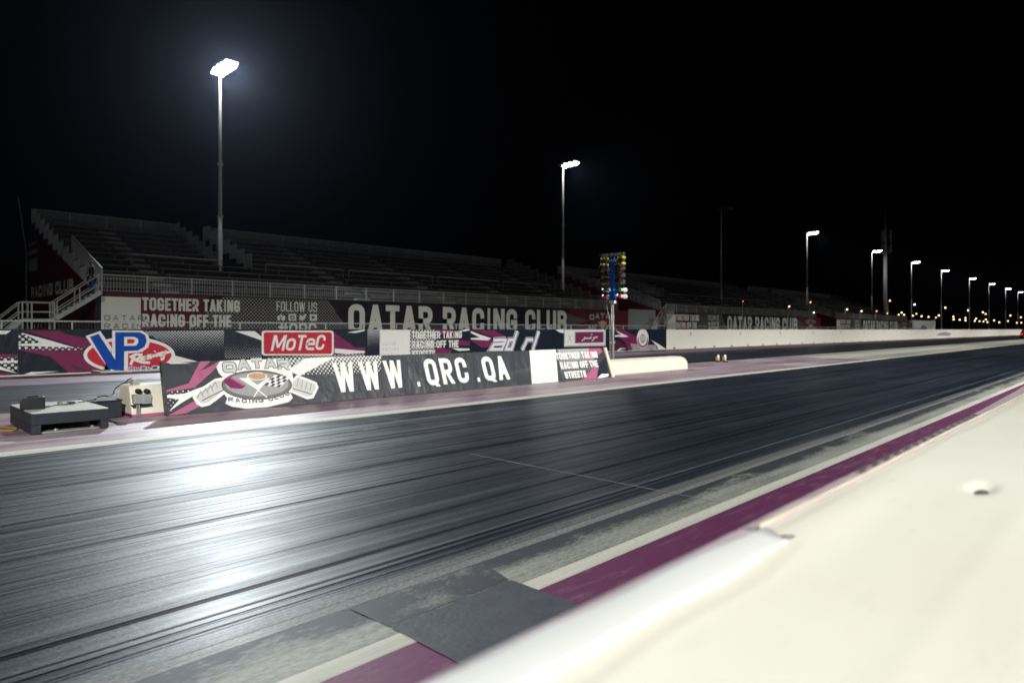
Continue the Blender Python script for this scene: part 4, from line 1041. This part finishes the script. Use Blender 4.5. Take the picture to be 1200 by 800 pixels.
for k_, (ln, ue) in enumerate((('TOGETHER TAKING', 702.5), ('RACING OFF THE', 700), ('STREETS', 683))):
    s0 = pan.hit(653.5 + 2.2 * k_, 425)[0]; s1 = pan.hit(ue, 425)[0]
    pan.text(bb, 'slogan_lettering', ln, s0, .60 - .27 * k_, s1, .80 - .27 * k_, 'vinyl_white', 5, .35, .12, each=True)

# cream rounded barrier after the banner
lb = thing('rounded_barrier', 'low cream rounded concrete barrier lying right of the web address banner', 'barrier', (-12.1, 18.6, 0))
def capsule_x(w): return w
mb = MB(); n = 18; rings = []
ys = [16.12, 16.16, 16.3, 20.9, 21.15, 21.28, 21.32]; sc = [.9, .97, 1, 1, .95, .82, .55]
for y, s in zip(ys, sc):
    k = len(mb.v); rings.append(k)
    for i in range(n):
        a = math.pi * i / (n - 1); x = math.cos(a); z = math.sin(a)
        x = math.copysign(abs(x) ** .6, x); z = abs(z) ** .6
        mb.v.append((-12.22 + .36 * x * (.55 + .45 * s), y, .46 * z * (.4 + .6 * s)))
for a, b in zip(rings, rings[1:]):
    for i in range(n - 1): mb.f.append((a + i, a + i + 1, b + i + 1, b + i))
mb.f.append(tuple(rings[0] + i for i in range(n))); mb.f.append(tuple(rings[-1] + n - 1 - i for i in range(n)))
mb.build('barrier_body', 'concrete_low', lb, True)
MB().box(-12.2, -12.02, 16.35, 16.52, .455, .54).build('lifting_lug', 'concrete_low', lb, bevel=.02)
MB().box(-12.30, -12.14, 20.93, 20.97, .42, .475).build('edge_band', 'steel_pale', lb)
# two small timing posts
for k_, (dx, dy) in enumerate(((0, 0), (.22, .18))):
    x, y = -13.35 + dx, 26.5 + dy
    q = thing('timing_post', ['small orange and white timing post on the divider, left of the pair', 'small orange and white timing post on the divider, right of the pair'][k_], 'marker', (x, y, 0), 'timing posts on the divider')
    MB().box(x - .07, x + .07, y - .09, y + .09, .007, .05).build('foot', 'black_rubber', q)
    MB().cone((x, y, .05), (x, y, .32), .05, .045, 10).build('post_body', 'white_plastic', q, True)
    MB().box(x - .08, x + .02, y - .075, y - .052, .09, .25).build('orange_face', 'marker_orange', q)

# platform with its gear, left foreground of the divider
pf = thing('steel_platform', 'low dark platform with a slot in its front and pale dusty top', 'platform', (-11.3, 2.3, 0))
x0, x1, yA, yB, H = -12.1, -10.62, 1.86, 2.76, .295
mb = MB()
mb.box(x0, x1, yA, yB, .13, H - .012)
mb.box(x0, x0 + .12, yA, yB, .02, .129); 
mb.box(x1 - .6, x1, yA, yA + .11, .012, .129); mb.box(x1 - .6, x1, yB - .10, yB, .012, .129)
mb.box(x0 + .121, x1 - .62, yA, yA + .03, .012, .129)
mb.build('platform_body', 'platform_body', pf, bevel=.008)
MB().box(x0 + .005, x1 - .005, yA + .005, yB - .005, H - .0115, H).build('top_plate', 'platform_top', pf)
MB().box(x1 - .25, x1 - .02, yA + .12, yB - .11, .012, .03).build('base_rail', 'steel_grey', pf)
for y in (2.15, 2.58): MB().cone((x1 - .1, y, .03), (x1 - .1, y, .055), .022, .02, 8).build('bolt', 'steel_pale', pf)
bxp = thing('black_speaker_box', 'small black wedge box standing on the platform', 'box', (-11.3, 2.02, H))
prof = [(0, 0), (0, .10), (.05, .155), (.30, .17), (.32, .16), (.32, 0)]
ang = math.radians(35)
mb = MB(); k = len(prof)
ox, oy = -11.18, 1.95
for w in (0, .17):
    for a, z in prof:
        mb.v.append((ox + (a - .16) * math.cos(ang + .8) * .8 - (w - .08) * math.sin(ang + .8), oy + (a - .16) * math.sin(ang + .8) * .9 + .02 + (w - .08) * math.cos(ang + .8), H + .002 + z))
mb.f += [tuple(range(k - 1, -1, -1)), tuple(range(k, 2 * k))] + [(i, (i + 1) % k, k + (i + 1) % k, k + i) for i in range(k)]
mb.build('box_shell', 'black_plastic', bxp, bevel=.012)
MB().bar((ox - .04, oy - .03, H + .172), (ox + .06, oy + .07, H + .182), .02).build('carry_handle', 'black_rubber', bxp)
MB()
cbx = thing('black_control_box', 'dark steel box on the ground between platform and socket barrier', 'box', (-12.1, 3.0, 0))
MB().box(-12.4, -11.75, 2.80, 3.24, .01, .27).build('box_shell', 'platform_body', cbx, bevel=.015)
MB().box(-12.41, -11.74, 2.79, 3.25, .272, .29).build('box_lid', 'black_plastic', cbx)
def cable(name, label, pts, r, m_):
    o = MB().tube(smooth_pts(pts), r, 6).build(name, m_, None, True); tag(o, label, 'cable'); return o
def smooth_pts(pts, n=6):
    P = [Vector(p) for p in pts]; out = []
    for i in range(len(P) - 1):
        a, b, c, d = P[max(i - 1, 0)], P[i], P[i + 1], P[min(i + 2, len(P) - 1)]
        for k in range(n):
            t = k / n; out.append(.5 * ((2 * b) + (c - a) * t + (2 * a - 5 * b + 4 * c - d) * t * t + (3 * b - a - 3 * c + d) * t ** 3))
    out.append(P[-1]); return out
cable('yellow_cable', 'yellow cable lying across the platform top', [(-11.25, 2.06, H + .010), (-11.35, 2.2, H + .010), (-11.5, 2.33, H + .01), (-11.45, 2.45, H + .01), (-11.6, 2.6, H + .01), (-11.72, 2.74, H + .01)], .009, 'cable_yellow')
q = thing('cable_connector', 'grey plug joining the yellow cable on the platform', 'plug', (-11.48, 2.38, H))
MB().cone((-11.52, 2.34, H + .032), (-11.44, 2.44, H + .032), .028, .028, 10).build('plug_body', 'steel_grey', q, True)
MB().cone((-11.43, 2.45, H + .032), (-11.42, 2.53, H + .032), .018, .012, 10).build('plug_sleeve', 'black_rubber', q, True)
cable('black_cable', 'black cable from platform over the dark box to the socket barrier', [(-11.72, 2.75, H + .012), (-11.9, 2.9, H + .02), (-12.1, 2.98, H + .025), (-12.0, 3.08, H + .05), (-12.15, 3.14, H + .02), (-12.33, 3.26, .33), (-12.33, 3.30, .42), (-12.2, 3.38, .515), (-12.05, 3.42, .53), (-11.96, 3.45, .56)], .010, 'cable_black')
cable('brown_cable', 'coiled yellow-brown cable on the purple ground left of the platform', [(-12.3, 1.55, .02), (-12.0, 1.62, .02), (-11.7, 1.72, .02), (-11.35, 1.82, .02), (-11.2, 1.74, .02), (-11.35, 1.62, .02), (-11.6, 1.5, .02), (-11.3, 1.4, .02)], .011, 'cable_yellow')
cable('black_cable', 'thin black cable trailing over the far lane behind the socket barrier', [(-12.0, 3.45, .60), (-12.5, 3.5, .50), (-12.75, 3.4, .05), (-13.2, 3.0, .016), (-14.6, 2.6, .016)], .010, 'cable_black')

# ================================================================== STARTING LIGHT TREE
TX, TY = -12.62, Yat(718, 12.62)
DP = 12.62 * SN + TY * CS; PXM = DP / F           # metres per photo pixel at the tree
zt = lambda v: HC + (HV - v) * PXM
tr = thing('starting_light_tree', 'tall blue starting light tree with amber, green and red lamps on a silver post', 'starting lights', (TX, TY, 0))
MB().cone((TX, TY, 0), (TX, TY, .03), .2, .2, 18).build('base_plate', 'steel_grey', tr)
MB().cone((TX, TY, .03), (TX, TY, zt(354)), .050, .044, 14).build('post', 'steel_pale', tr, True)
mb = MB(); 
for i in range(9): z = .5 + .18 * i; mb.cone((TX, TY, z), (TX, TY, z + .012), .055, .055, 14)
mb.build('post_rings', 'steel_grey', tr)
MB().box(TX - .10, TX + .10, TY - .06, TY + .06, zt(355.5), zt(352)).build('post_cap', 'white_plastic', tr, bevel=.01)
MB().box(TX - .115, TX + .115, TY - .05, TY + .05, zt(352), zt(341)).build('blue_column', 'tree_blue', tr, bevel=.01)
MB().box(TX - .06, TX + .06, TY - .05, TY + .05, zt(341) + .002, zt(299)).build('blue_column', 'tree_blue', tr, bevel=.01)
MB().box(TX - .09, TX + .09, TY - .055, TY - .052, zt(312), zt(301)).build('blue_face', 'tree_blue', tr)
for sgn in (-1, 1):
    MB().box(TX + sgn * .30 - .02, TX + sgn * .30 + .02, TY + .10, TY + .14, zt(349), zt(308)).build('side_rail', 'black_plastic', tr)
for bi, (v, txt, f) in enumerate(((298.6, 'PRE STAGE', .34), (305.6, 'STAGE', .2))):
    zc = zt(v)
    MB().box(TX - .46, TX + .46, TY - .07, TY + .03, zc - .05, zc + .05).build('crossbar', 'hood_grey', tr, bevel=.01)
    pt = Panel((TX, TY - .072, zc), (1, 0, 0), (0, 0, 1), -.45, .45, -.05, .05)
    pt.text(tr, 'bar_lettering', txt, -f * 1.1, -.042, f * 1.1, .042, 'vinyl_white', 1, .5, .10, .3)
    for x in (-.40, -.27, .27, .40):
        zb = zc - .11
        b_ = MB().cone((TX + x, TY - .04, zb), (TX + x, TY + .10, zb), .052, .045, 12).build('stage_lamp', 'lens_yellow', tr, True)
        MB().cone((TX + x, TY - .075, zb), (TX + x, TY - .041, zb), .03, .055, 12).build('bulb', 'lens_yellow', b_, True)
for k_, v in enumerate((314.5, 322.5, 330.5)):
    for sgn in (-1, 1):
        x = TX + sgn * .31; z = zt(v)
        h_ = MB().cone((x, TY - .06, z), (x, TY + .16, z), .105, .085, 16).build('amber_lamp', 'hood_grey', tr, True)
        MB().cone((x, TY - .075, z), (x, TY - .061, z), .085, .095, 16).build('lens', 'lens_amber', h_, True)
        hood = MB()
        for i in range(9):
            a0, a1 = math.pi * i / 9, math.pi * (i + 1) / 9
            q4 = [(x + .112 * math.cos(a), yy, z + .112 * math.sin(a)) for a, yy in ((a0, TY - .2), (a1, TY - .2), (a1, TY - .02), (a0, TY - .02))]
            hood.face(q4)
        hd = hood.build('hood', 'black_plastic', h_, True); so = hd.modifiers.new('thick', 'SOLIDIFY'); so.thickness = .008
        MB().cone((x, TY + .161, z), (x, TY + .20, z), .06, .05, 12).build('rear_lens', 'lens_amber', h_, True)
for v, m_ in ((339.8, 'lens_green'), (347.3, 'lens_red')):
    for sgn in (-1, 1):
        x = TX + sgn * .29; z = zt(v)
        h_ = MB().cone((x, TY - .02, z), (x, TY + .10, z), .05, .055, 14).cone((x, TY + .10, z), (x, TY + .30, z), .06, .085, 14).build('start_lamp', 'white_plastic', tr, True)
        MB().cone((x, TY - .10, z), (x, TY - .021, z), .078, .07, 14).build('lens', m_, h_, True)
    MB().bar((TX - .30, TY + .06, zt(v)), (TX + .30, TY + .06, zt(v)), .025).build('lamp_arm', 'steel_grey', tr)
for v in (314.5, 322.5, 330.5): MB().bar((TX - .31, TY + .12, zt(v)), (TX + .31, TY + .12, zt(v)), .025).build('lamp_arm', 'black_plastic', tr)
MB().tube(smooth_pts([(TX - .06, TY - .06, zt(345)), (TX - .16, TY - .1, zt(352)), (TX - .14, TY - .1, zt(362)), (TX - .07, TY - .07, zt(375)), (TX - .06, TY - .07, zt(395)), (TX - .07, TY - .07, .05)]), .012).build('tree_cable', 'steel_grey', tr, True)

# ================================================================== THINGS FAR DOWN THE STRIP
# antenna mast
ml, my = 43.6, Yat(1037.5, 43.6); md = ml * SN + my * CS; mz = lambda v: HC + (HV - v) * md / F
am = thing('antenna_mast', 'tall grey antenna mast beyond the farthest grandstand', 'mast', (-ml, my, 0))
MB().cone((-ml, my, 0), (-ml, my, mz(300)), .52, .36, 14).build('mast_tube', 'steel_mast', am, True)
MB().cone((-ml, my, mz(300)), (-ml, my, mz(264)), .30, .22, 12).build('mast_tube', 'steel_mast', am, True)
MB().cone((-ml, my, mz(264)), (-ml, my, mz(250)), .05, .03, 8).build('whip_aerial', 'steel_mast', am, True)
for k_ in range(3):
    a = 2.1 * k_ + .4
    for v0, v1 in ((284, 270), (296, 286)):
        x, y = -ml + 1.1 * math.cos(a), my + 1.1 * math.sin(a)
        MB().box(x - .12, x + .12, y - .2, y + .2, mz(v0), mz(v1)).build('panel_aerial', 'steel_grey', am)
        MB().bar((-ml, my, mz((v0 + v1) / 2)), (x, y, mz((v0 + v1) / 2)), .08).build('aerial_arm', 'steel_grey', am)
for v in (297, 294): MB().cone((-ml, my, mz(v)), (-ml, my, mz(v) + .08), 1.0, 1.0, 14).build('ring_platform', 'steel_grey', am)
# white hoarding with a dark arch
hL = 38.0; ha, hb = Yat(1071, hL), Yat(1094, hL)
hd = thing('white_hoarding', 'small white hoarding with a dark half disc beyond the farthest grandstand', 'hoarding', (-hL, (ha + hb) / 2, 0))
zh = Zat(1082, 375.5, hL)
MB().box(-hL - .3, -hL, ha, hb, .3, zh).build('board', 'vinyl_bone', hd)
MB().box(-hL - .5, -hL + .05, hb + .02, hb + 1.6, 0, zh + .15).build('end_board', 'vinyl_white', hd)
ph = Panel((-hL + .004, 0, 0), (0, 1, 0), (0, 0, 1), ha, hb, .3, zh)
ph.oval(hd, 'half_disc', (ha + hb) / 2 - .5, .9, 3.6, 1.5, 1, 'vinyl_midgrey')
for y in (ha + .5, hb - .5): MB().box(-hL - .2, -hL - .1, y - .1, y + .1, 0, .299).build('leg', 'steel_grey', hd)
# cabins left of it
cbn = thing('site_cabin', 'small beige site cabin left of the white hoarding', 'cabin', (-40, Yat(1063, 40), 0))
ya, yb = Yat(1061, 40), Yat(1069, 40)
MB().box(-42.5, -40, ya, yb, 0, 3.3).build('cabin_body', 'concrete_low', cbn); MB().box(-42.6, -39.9, ya - .1, yb + .1, 3.302, 3.45).build('cabin_roof', 'steel_grey', cbn)
MB().box(-39.998, -39.95, ya + 1, ya + 2.2, .1, 2.3).build('door', 'steel_grey', cbn)
# parked course car at the picture edge
cy, cL = 121.5, 13.0
car = thing('course_car', 'small red course car with blue roof beacon, far down the strip at the right edge', 'car', (-cL, cy, 0))
prof = [(0, .35), (0, .85), (.9, 1.0), (1.5, 1.45), (3.1, 1.47), (3.9, 1.0), (4.4, .9), (4.45, .35)]
mb = MB(); k = len(prof)
for x in (-.88, .88): mb.v += [(-cL + x * (.86 if z > 1.2 else 1), cy + a, z) for a, z in prof]
mb.f += [tuple(range(k)), tuple(range(2 * k - 1, k - 1, -1))] + [(i, k + i, k + (i + 1) % k, (i + 1) % k) for i in range(k)]
mb.build('car_body', 'car_red', car, bevel=.05)
for x, w in ((-.9, .02), (.9, -.02)):
    for y in (.95, 3.55):
        wh = MB().cone((-cL + x - .1, cy + y, .33), (-cL + x + .1, cy + y, .33), .33, .33, 18).build('wheel', 'black_rubber', car)
        MB().cone((-cL + x * 1.12 + .01, cy + y, .33), (-cL + x * 1.12 - .01, cy + y, .33), .2, .2, 14).build('rim', 'steel_grey', wh)
MB().box(-cL + .80, -cL + .84, cy + 1.4, cy + 3.2, 1.05, 1.38).build('side_window', 'car_glass', car)
MB().box(-cL - .5, -cL + .5, cy + 1.9, cy + 2.3, 1.48, 1.62).build('roof_beacon', 'beacon_blue', car)
for x in (-.7, .7): MB().box(-cL + x - .12, -cL + x + .12, cy - .03, cy - .002, .65, .8).build('tail_light', 'tail_red', car)
# distant street lamps: column, row, kind, size; standing at depth d
J = (960, 300, 5.0)
pts = [(153, 312, 'w', 1.2), (240, 322, 'w', 1), (330, 322, 'a', .8), (404, 261, 'a', 1.2), (393, 335, 'a', .8), (457, 343, 'w', 1), (474, 331, 'w', 1), (489, 344, 'w', 1),
       (528, 284, 't', 1.1), (541, 349, 'w', 1), (562, 338, 'a', .9), (591, 352, 'w', 1), (632, 356, 'w', 1), (676, 360, 'a', .9), (691, 348, 'w', 1.1), (707, 303, 'w', 1.1),
       (777, 355, 'w', 1), (779, 371, 'w', 1), (814, 373, 'w', 1), (842, 318, 'w', 1), (848, 362, 'w', 1), (848, 376, 'w', 1), (873, 378, 'a', .7), (911, 366, 'w', .9), (903, 380, 'w', .9),
       (931, 381, 'w', .9), (950, 329, 'w', 1), (967, 339, 'w', .9), (968, 371, 'w', .9), (955, 383, 'w', .8), (977, 386, 'w', .9), (1017, 376, 'w', .9), (1047, 387, 'w', .9),
       (1111, 348, 'w', 1), (1098, 380, 'w', .9), (1171, 358, 'a', 1.1), (1150, 390, 'w', .8), (1177, 390, 'w', .8)]
pts += [((870 - 960) * 5, (353 - 300) * 5, 'a', .55), ((923.3 - 960) * 5, (359 - 300) * 5, 'w', 1.1), ((948.3 - 960) * 5, (354 - 300) * 5, 'a', 1.0), ((952.3 - 960) * 5, (366 - 300) * 5, 't', .9)]
kinds = {'w': ('lamp_warm', 'tiny warm white street lamp in the distant dark'), 'a': ('lamp_amber', 'tiny amber street lamp in the distant dark'), 't': ('lamp_teal', 'tiny teal light in the distant dark')}
pts.sort(); count = {}
for i, (x, y, kd, s) in enumerate(pts):
    u, v = J[0] + x / J[2], J[1] + y / J[2]
    L = 36.2 if u < 1042 else random.uniform(48, 120)
    yy = Yat(u, L)
    if yy > 640: L = L * 640 / yy; yy = 640
    d = L * SN + yy * CS; z = HC + (HV - v) * d / F; r = s * 1.15 * d / F * .62
    far_ = 'distant street lamps'
    count[kd] = count.get(kd, 0) + 1
    t = thing('street_lamp', kinds[kd][1] + ', %s from the left' % ORD[count[kd] - 1], 'street lamp', (-L, yy, 0), far_ + {'w': ' warm', 'a': ' amber', 't': ' teal'}[kd])
    pr = max(.05, .12 * d / F)
    MB().cone((-L, yy, 0), (-L, yy, z + r * .4), pr, pr * .7, 6).build('pole', 'steel_grey', t, True)
    arm = r * (2.2 if (x, y) not in ((528, 284), (707, 303), (842, 318)) else 7)
    hx, hy = -L - CS * arm * 0 + .0, yy
    MB().bar((-L, yy, z + r * .4), (-L + arm, yy, z + r * .9), pr * .8).build('bracket', 'steel_grey', t)
    mb = MB()
    mb.cone((-L + arm, yy, z - r), (-L + arm, yy, z), r * .55, r, 8); mb.cone((-L + arm, yy, z), (-L + arm, yy, z + r * .8), r, r * .5, 8)
    mb.build('lamp_head', kinds[kd][0], t, True)

# ================================================================== PERSON ON THE STAIRS
def person(x, y, z0, label):
    t = thing('person', label, 'person', (x, y, z0))
    J = {'pel': (0, 0, .92), 'wa': (0, 0, 1.08), 'ch': (0, .01, 1.30), 'nk': (0, .02, 1.46), 'hd': (0, .0, 1.56), 'ht': (0, -.01, 1.68),
         'sl': (-.19, .01, 1.40), 'el': (-.25, .03, 1.13), 'wl': (-.20, -.10, .92), 'hl': (-.19, -.13, .84), 'sr': (.19, .01, 1.40), 'er': (.25, .03, 1.13), 'wr': (.20, -.10, .92), 'hr': (.19, -.13, .84),
         'pl': (-.10, 0, .88), 'kl': (-.11, -.03, .48), 'al': (-.11, .02, .09), 'tl': (-.12, -.13, .04), 'pr': (.10, 0, .88), 'kr': (.12, -.01, .48), 'ar': (.12, .03, .09), 'tr': (.14, -.12, .04)}
    R = {'pel': .15, 'wa': .135, 'ch': .16, 'nk': .058, 'hd': .085, 'ht': .085, 'sl': .075, 'el': .05, 'wl': .036, 'hl': .04, 'sr': .075, 'er': .05, 'wr': .036, 'hr': .04,
         'pl': .10, 'kl': .068, 'al': .048, 'tl': .04, 'pr': .10, 'kr': .068, 'ar': .048, 'tr': .04}
    E = [('pel', 'wa'), ('wa', 'ch'), ('ch', 'nk'), ('nk', 'hd'), ('hd', 'ht'), ('ch', 'sl'), ('sl', 'el'), ('el', 'wl'), ('wl', 'hl'), ('ch', 'sr'), ('sr', 'er'), ('er', 'wr'), ('wr', 'hr'),
         ('pel', 'pl'), ('pl', 'kl'), ('kl', 'al'), ('al', 'tl'), ('pel', 'pr'), ('pr', 'kr'), ('kr', 'ar'), ('ar', 'tr')]
    def skin(name, keys, edges, root, m_, infl=1.0):
        ks = list(keys); me = bpy.data.meshes.new(name); me.from_pydata([J[k] for k in ks], [(ks.index(a), ks.index(b)) for a, b in edges], [])
        me.materials.append(M[m_]); o = bpy.data.objects.new(name, me); C.objects.link(o); o.parent = t
        o.modifiers.new('skin', 'SKIN'); sub = o.modifiers.new('sub', 'SUBSURF'); sub.levels = sub.render_levels = 1
        for k, sv in zip(ks, me.skin_vertices[0].data): sv.radius = (R[k] * infl, R[k] * infl * (.8 if k in ('wa', 'ch', 'pel') else 1)); sv.use_root = (k == root)
        o.modifiers['skin'].use_smooth_shade = True
        return o
    skin('body', J.keys(), E, 'pel', 'skin')
    skin('jacket', ['pel', 'wa', 'ch', 'sl', 'el', 'wl', 'sr', 'er', 'wr'], [e for e in E if all(q in ('pel', 'wa', 'ch', 'sl', 'el', 'wl', 'sr', 'er', 'wr') for q in e)], 'pel', 'jacket_dark', 1.16)
    skin('trousers', ['pel', 'pl', 'kl', 'al', 'pr', 'kr', 'ar'], [e for e in E if all(q in ('pel', 'pl', 'kl', 'al', 'pr', 'kr', 'ar') for q in e)], 'pel', 'denim', 1.14)
    mb = MB(); n = 12
    for j in range(5):
        ph_ = math.pi / 2 * j / 4
        for i in range(n):
            a = 2 * math.pi * i / n; mb.v.append((x + .095 * math.cos(a) * math.cos(ph_), y + .02 + .105 * math.sin(a) * math.cos(ph_), z0 + 1.62 + .125 * math.sin(ph_)))
    for j in range(4):
        for i in range(n): q = (i + 1) % n; mb.f.append((j * n + i, j * n + q, (j + 1) * n + q, (j + 1) * n + i))
    mb.build('hair', 'hair', t, True)
    for k, sg in (('hl', -1), ('hr', 1)):
        mb = MB(); hx, hy, hz_ = J[k]
        for f in range(4): mb.tube([(x + hx + (f - 1.5) * .018, y + hy, z0 + hz_ - .02), (x + hx + (f - 1.5) * .02, y + hy - .03, z0 + hz_ - .075 - .008 * (f in (1, 2))), (x + hx + (f - 1.5) * .018, y + hy - .015, z0 + hz_ - .11 - .01 * (f in (1, 2)))], .009, 6)
        mb.tube([(x + hx - sg * .03, y + hy, z0 + hz_ + .01), (x + hx - sg * .055, y + hy - .02, z0 + hz_ - .03), (x + hx - sg * .05, y + hy - .03, z0 + hz_ - .06)], .010, 6)
        mb.build('fingers', 'skin', t, True)
    return t
person(-37.4, 8.98, 3.03, 'person in dark jacket and blue trousers standing at the top of the steel stairs')

# ================================================================== NEAR WALL IN THE FOREGROUND
nw = thing('near_wall', 'broad cream foreground wall running along the right side of the strip', 'wall', (-.2, 2, 0))
def top_z(x, y):
    z = 1.05
    L = -x
    z += .0016 * math.sin(3.1 * y + 2 * L) + .0008 * math.sin(7.3 * y - 9 * L)
    z += .0012 * math.exp(-((L - .185) / .016) ** 2)                     # raised seam along the wall
    z += .006 * math.exp(-((L - .43 - .01 * math.sin(2 * y)) / .05) ** 2) * math.exp(-((y - 1.3) / .5) ** 2)
    d = ((L - .273) / .022) ** 2 + ((y - 1.78) / .05) ** 2
    z -= .018 * math.exp(-d ** 1.5)
    return z
mb = MB(); xs = [-.505 + .0125 * i for i in range(61)]; ys_ = [-1.5 + .04 * i for i in range(181)]
for y in ys_:
    for x in xs: mb.v.append((x, y, top_z(x, y)))
nx = len(xs)
for j in range(len(ys_) - 1):
    for i in range(nx - 1): a = j * nx + i; mb.f.append((a, a + 1, a + nx + 1, a + nx))
m, t, b = newmat('wall_cream'); M['wall_cream'] = m
g1 = noise(t, wpos(t, (2.2, .9, 2)), 1, 5, .6); g2 = noise(t, wpos(t, (1, 1, 1)), 60, 3, .6); g3 = noise(t, wpos(t, (24, 5, 1)), 1, 4, .65)
cc = mixc(t, ramp(t, g1, .35, .7), (.74, .735, .66), (.68, .66, .57))
cc = mixc(t, mathn(t, 'MULTIPLY', ramp(t, g3, .60, .78), .22), cc, (.34, .32, .27))
cc = mixc(t, mathn(t, 'MULTIPLY', ramp(t, g2, .70, .76), .5), cc, (.25, .24, .20))
t.links.new(cc, b.inputs['Base Color']); b.inputs['Roughness'].default_value = .72; bump(t, b, g2, .25, .003)
mb.build('wall_top', 'wall_cream', nw, True)
MB().box(-.50, .24, -1.5, 5.7, 0, 1.0).build('wall_body', 'concrete_paint', nw)
MB().box(-.505, .245, 5.704, 120, 0, 1.05).build('wall_body', 'concrete_paint', nw, bevel=.02)
mat('pit_disc', (.10, .09, .07), .9, .4, 40)  # dark disc laid in the hollow of the wall top
mb = MB(); 
for i in range(14):
    a = 2 * math.pi * i / 14; x, y = -.273 + .014 * math.cos(a), 1.785 + .030 * math.sin(a); mb.v.append((x, y, top_z(x, y) + .002))
mb.f.append(tuple(range(14))); mb.build('pit_disc', 'pit_disc', nw)
# printed vinyl hung over the wall's edge, beyond the white roll
def halfedge(y): return .528 + .005 * (y - 1.5) + (.006 * (y - 3) ** 2 if y > 3 else 0)
def strip_sheet(name, label, y0, y1, m_):
    t = thing(name, label, 'banner', (-.55, (y0 + y1) / 2, 0), 'vinyl banners hung over the near wall')
    mb = MB(); n = 40; prof = lambda y: [(.480, 1.0540), (.488, 1.0565), (.508, 1.0530), (halfedge(y), 1.046 + .0008 * math.sin(5 * y)), (halfedge(y) + .008, 1.0), (halfedge(y) + .014, .3)]
    k = 6
    for i in range(n + 1):
        y = y0 + (y1 - y0) * i / n
        for L, z in prof(y): mb.v.append((-L, y, z))
    for i in range(n):
        for j in range(k - 1): a = i * k + j; mb.f.append((a, a + k, a + k + 1, a + 1))
    o = mb.build('vinyl_sheet', m_, t); so = o.modifiers.new('thick', 'SOLIDIFY'); so.thickness = .0015; so.offset = 1
    return t
vb = strip_sheet('edge_banner', 'pale vinyl banner with checker print and yellow hem hung over the foreground wall edge', 1.12, 5.6, 'vinyl_lilac')
mb = MB()
MB().tube([(-.488 - .002 * math.sin(3 * y), y, 1.060) for y in [1.12 + .1 * i for i in range(45)]], .0032, 6).build('hem', 'hem_yellow', vb, True)
for i in range(30):
    y = 1.72 + .052 * i
    if y > 3.4: break
    for j in range(2):
        if (i + j) % 2: continue
        f0, f1 = .15 + .4 * j, .55 + .4 * j
        la, lb_ = .492, halfedge(y); pz = lambda f: 1.0570 - f * .0095
        mb = MB(); mb.face([(-(la + (lb_ - la) * f0), y, pz(f0) + .003), (-(la + (lb_ - la) * f1), y, pz(f1) + .003), (-(la + (lb_ - la) * f1), y + .05, pz(f1) + .003), (-(la + (lb_ - la) * f0), y + .05, pz(f0) + .003)][::-1])
        mb.build('checker_square', 'vinyl_midgrey', vb)
strip_sheet('edge_banner', 'lilac grey vinyl banner under the white cloth roll on the foreground wall', -1.4, 1.10, 'vinyl_lilac')
# white cloth roll on the wall's edge
rl = thing('cloth_roll', 'white rolled cloth lying along the foreground wall edge, its end crumpled', 'cloth', (-.48, .3, 1.06))
mb = MB(); n = 20; m_ = 60
for i in range(m_ + 1):
    f = i / m_; y = -1.2 + 2.30 * f
    wob = .006 * math.sin(9 * y) + .004 * math.sin(23 * y + 1)
    cx = .452 + .004 * math.sin(2.3 * y); rx = .040 + .004 * math.sin(5 * y + .5) + wob * .5; rz = .0065 + .0012 * math.sin(7 * y) - .010 * max(0, f - .8)
    if i > m_ - 4: rx *= 1 - .06 * (i - m_ + 4); rz *= 1 - .12 * (i - m_ + 4)
    for j in range(n):
        a = 2 * math.pi * j / n
        fold = 1 + .10 * math.sin(3 * a + 4 * y) * (j % 2)
        mb.v.append((-(cx + rx * math.cos(a) * fold), y + (.02 * math.sin(2 * a) if i == m_ else 0), 1.056 + rz + rz * math.sin(a) * fold))
for i in range(m_):
    for j in range(n): q = (j + 1) % n; mb.f.append((i * n + j, i * n + q, (i + 1) * n + q, (i + 1) * n + j))
mb.f.append(tuple(range(n - 1, -1, -1))); mb.f.append(tuple(m_ * n + j for j in range(n)))
mb.build('roll_body', 'cloth_white', rl, True)
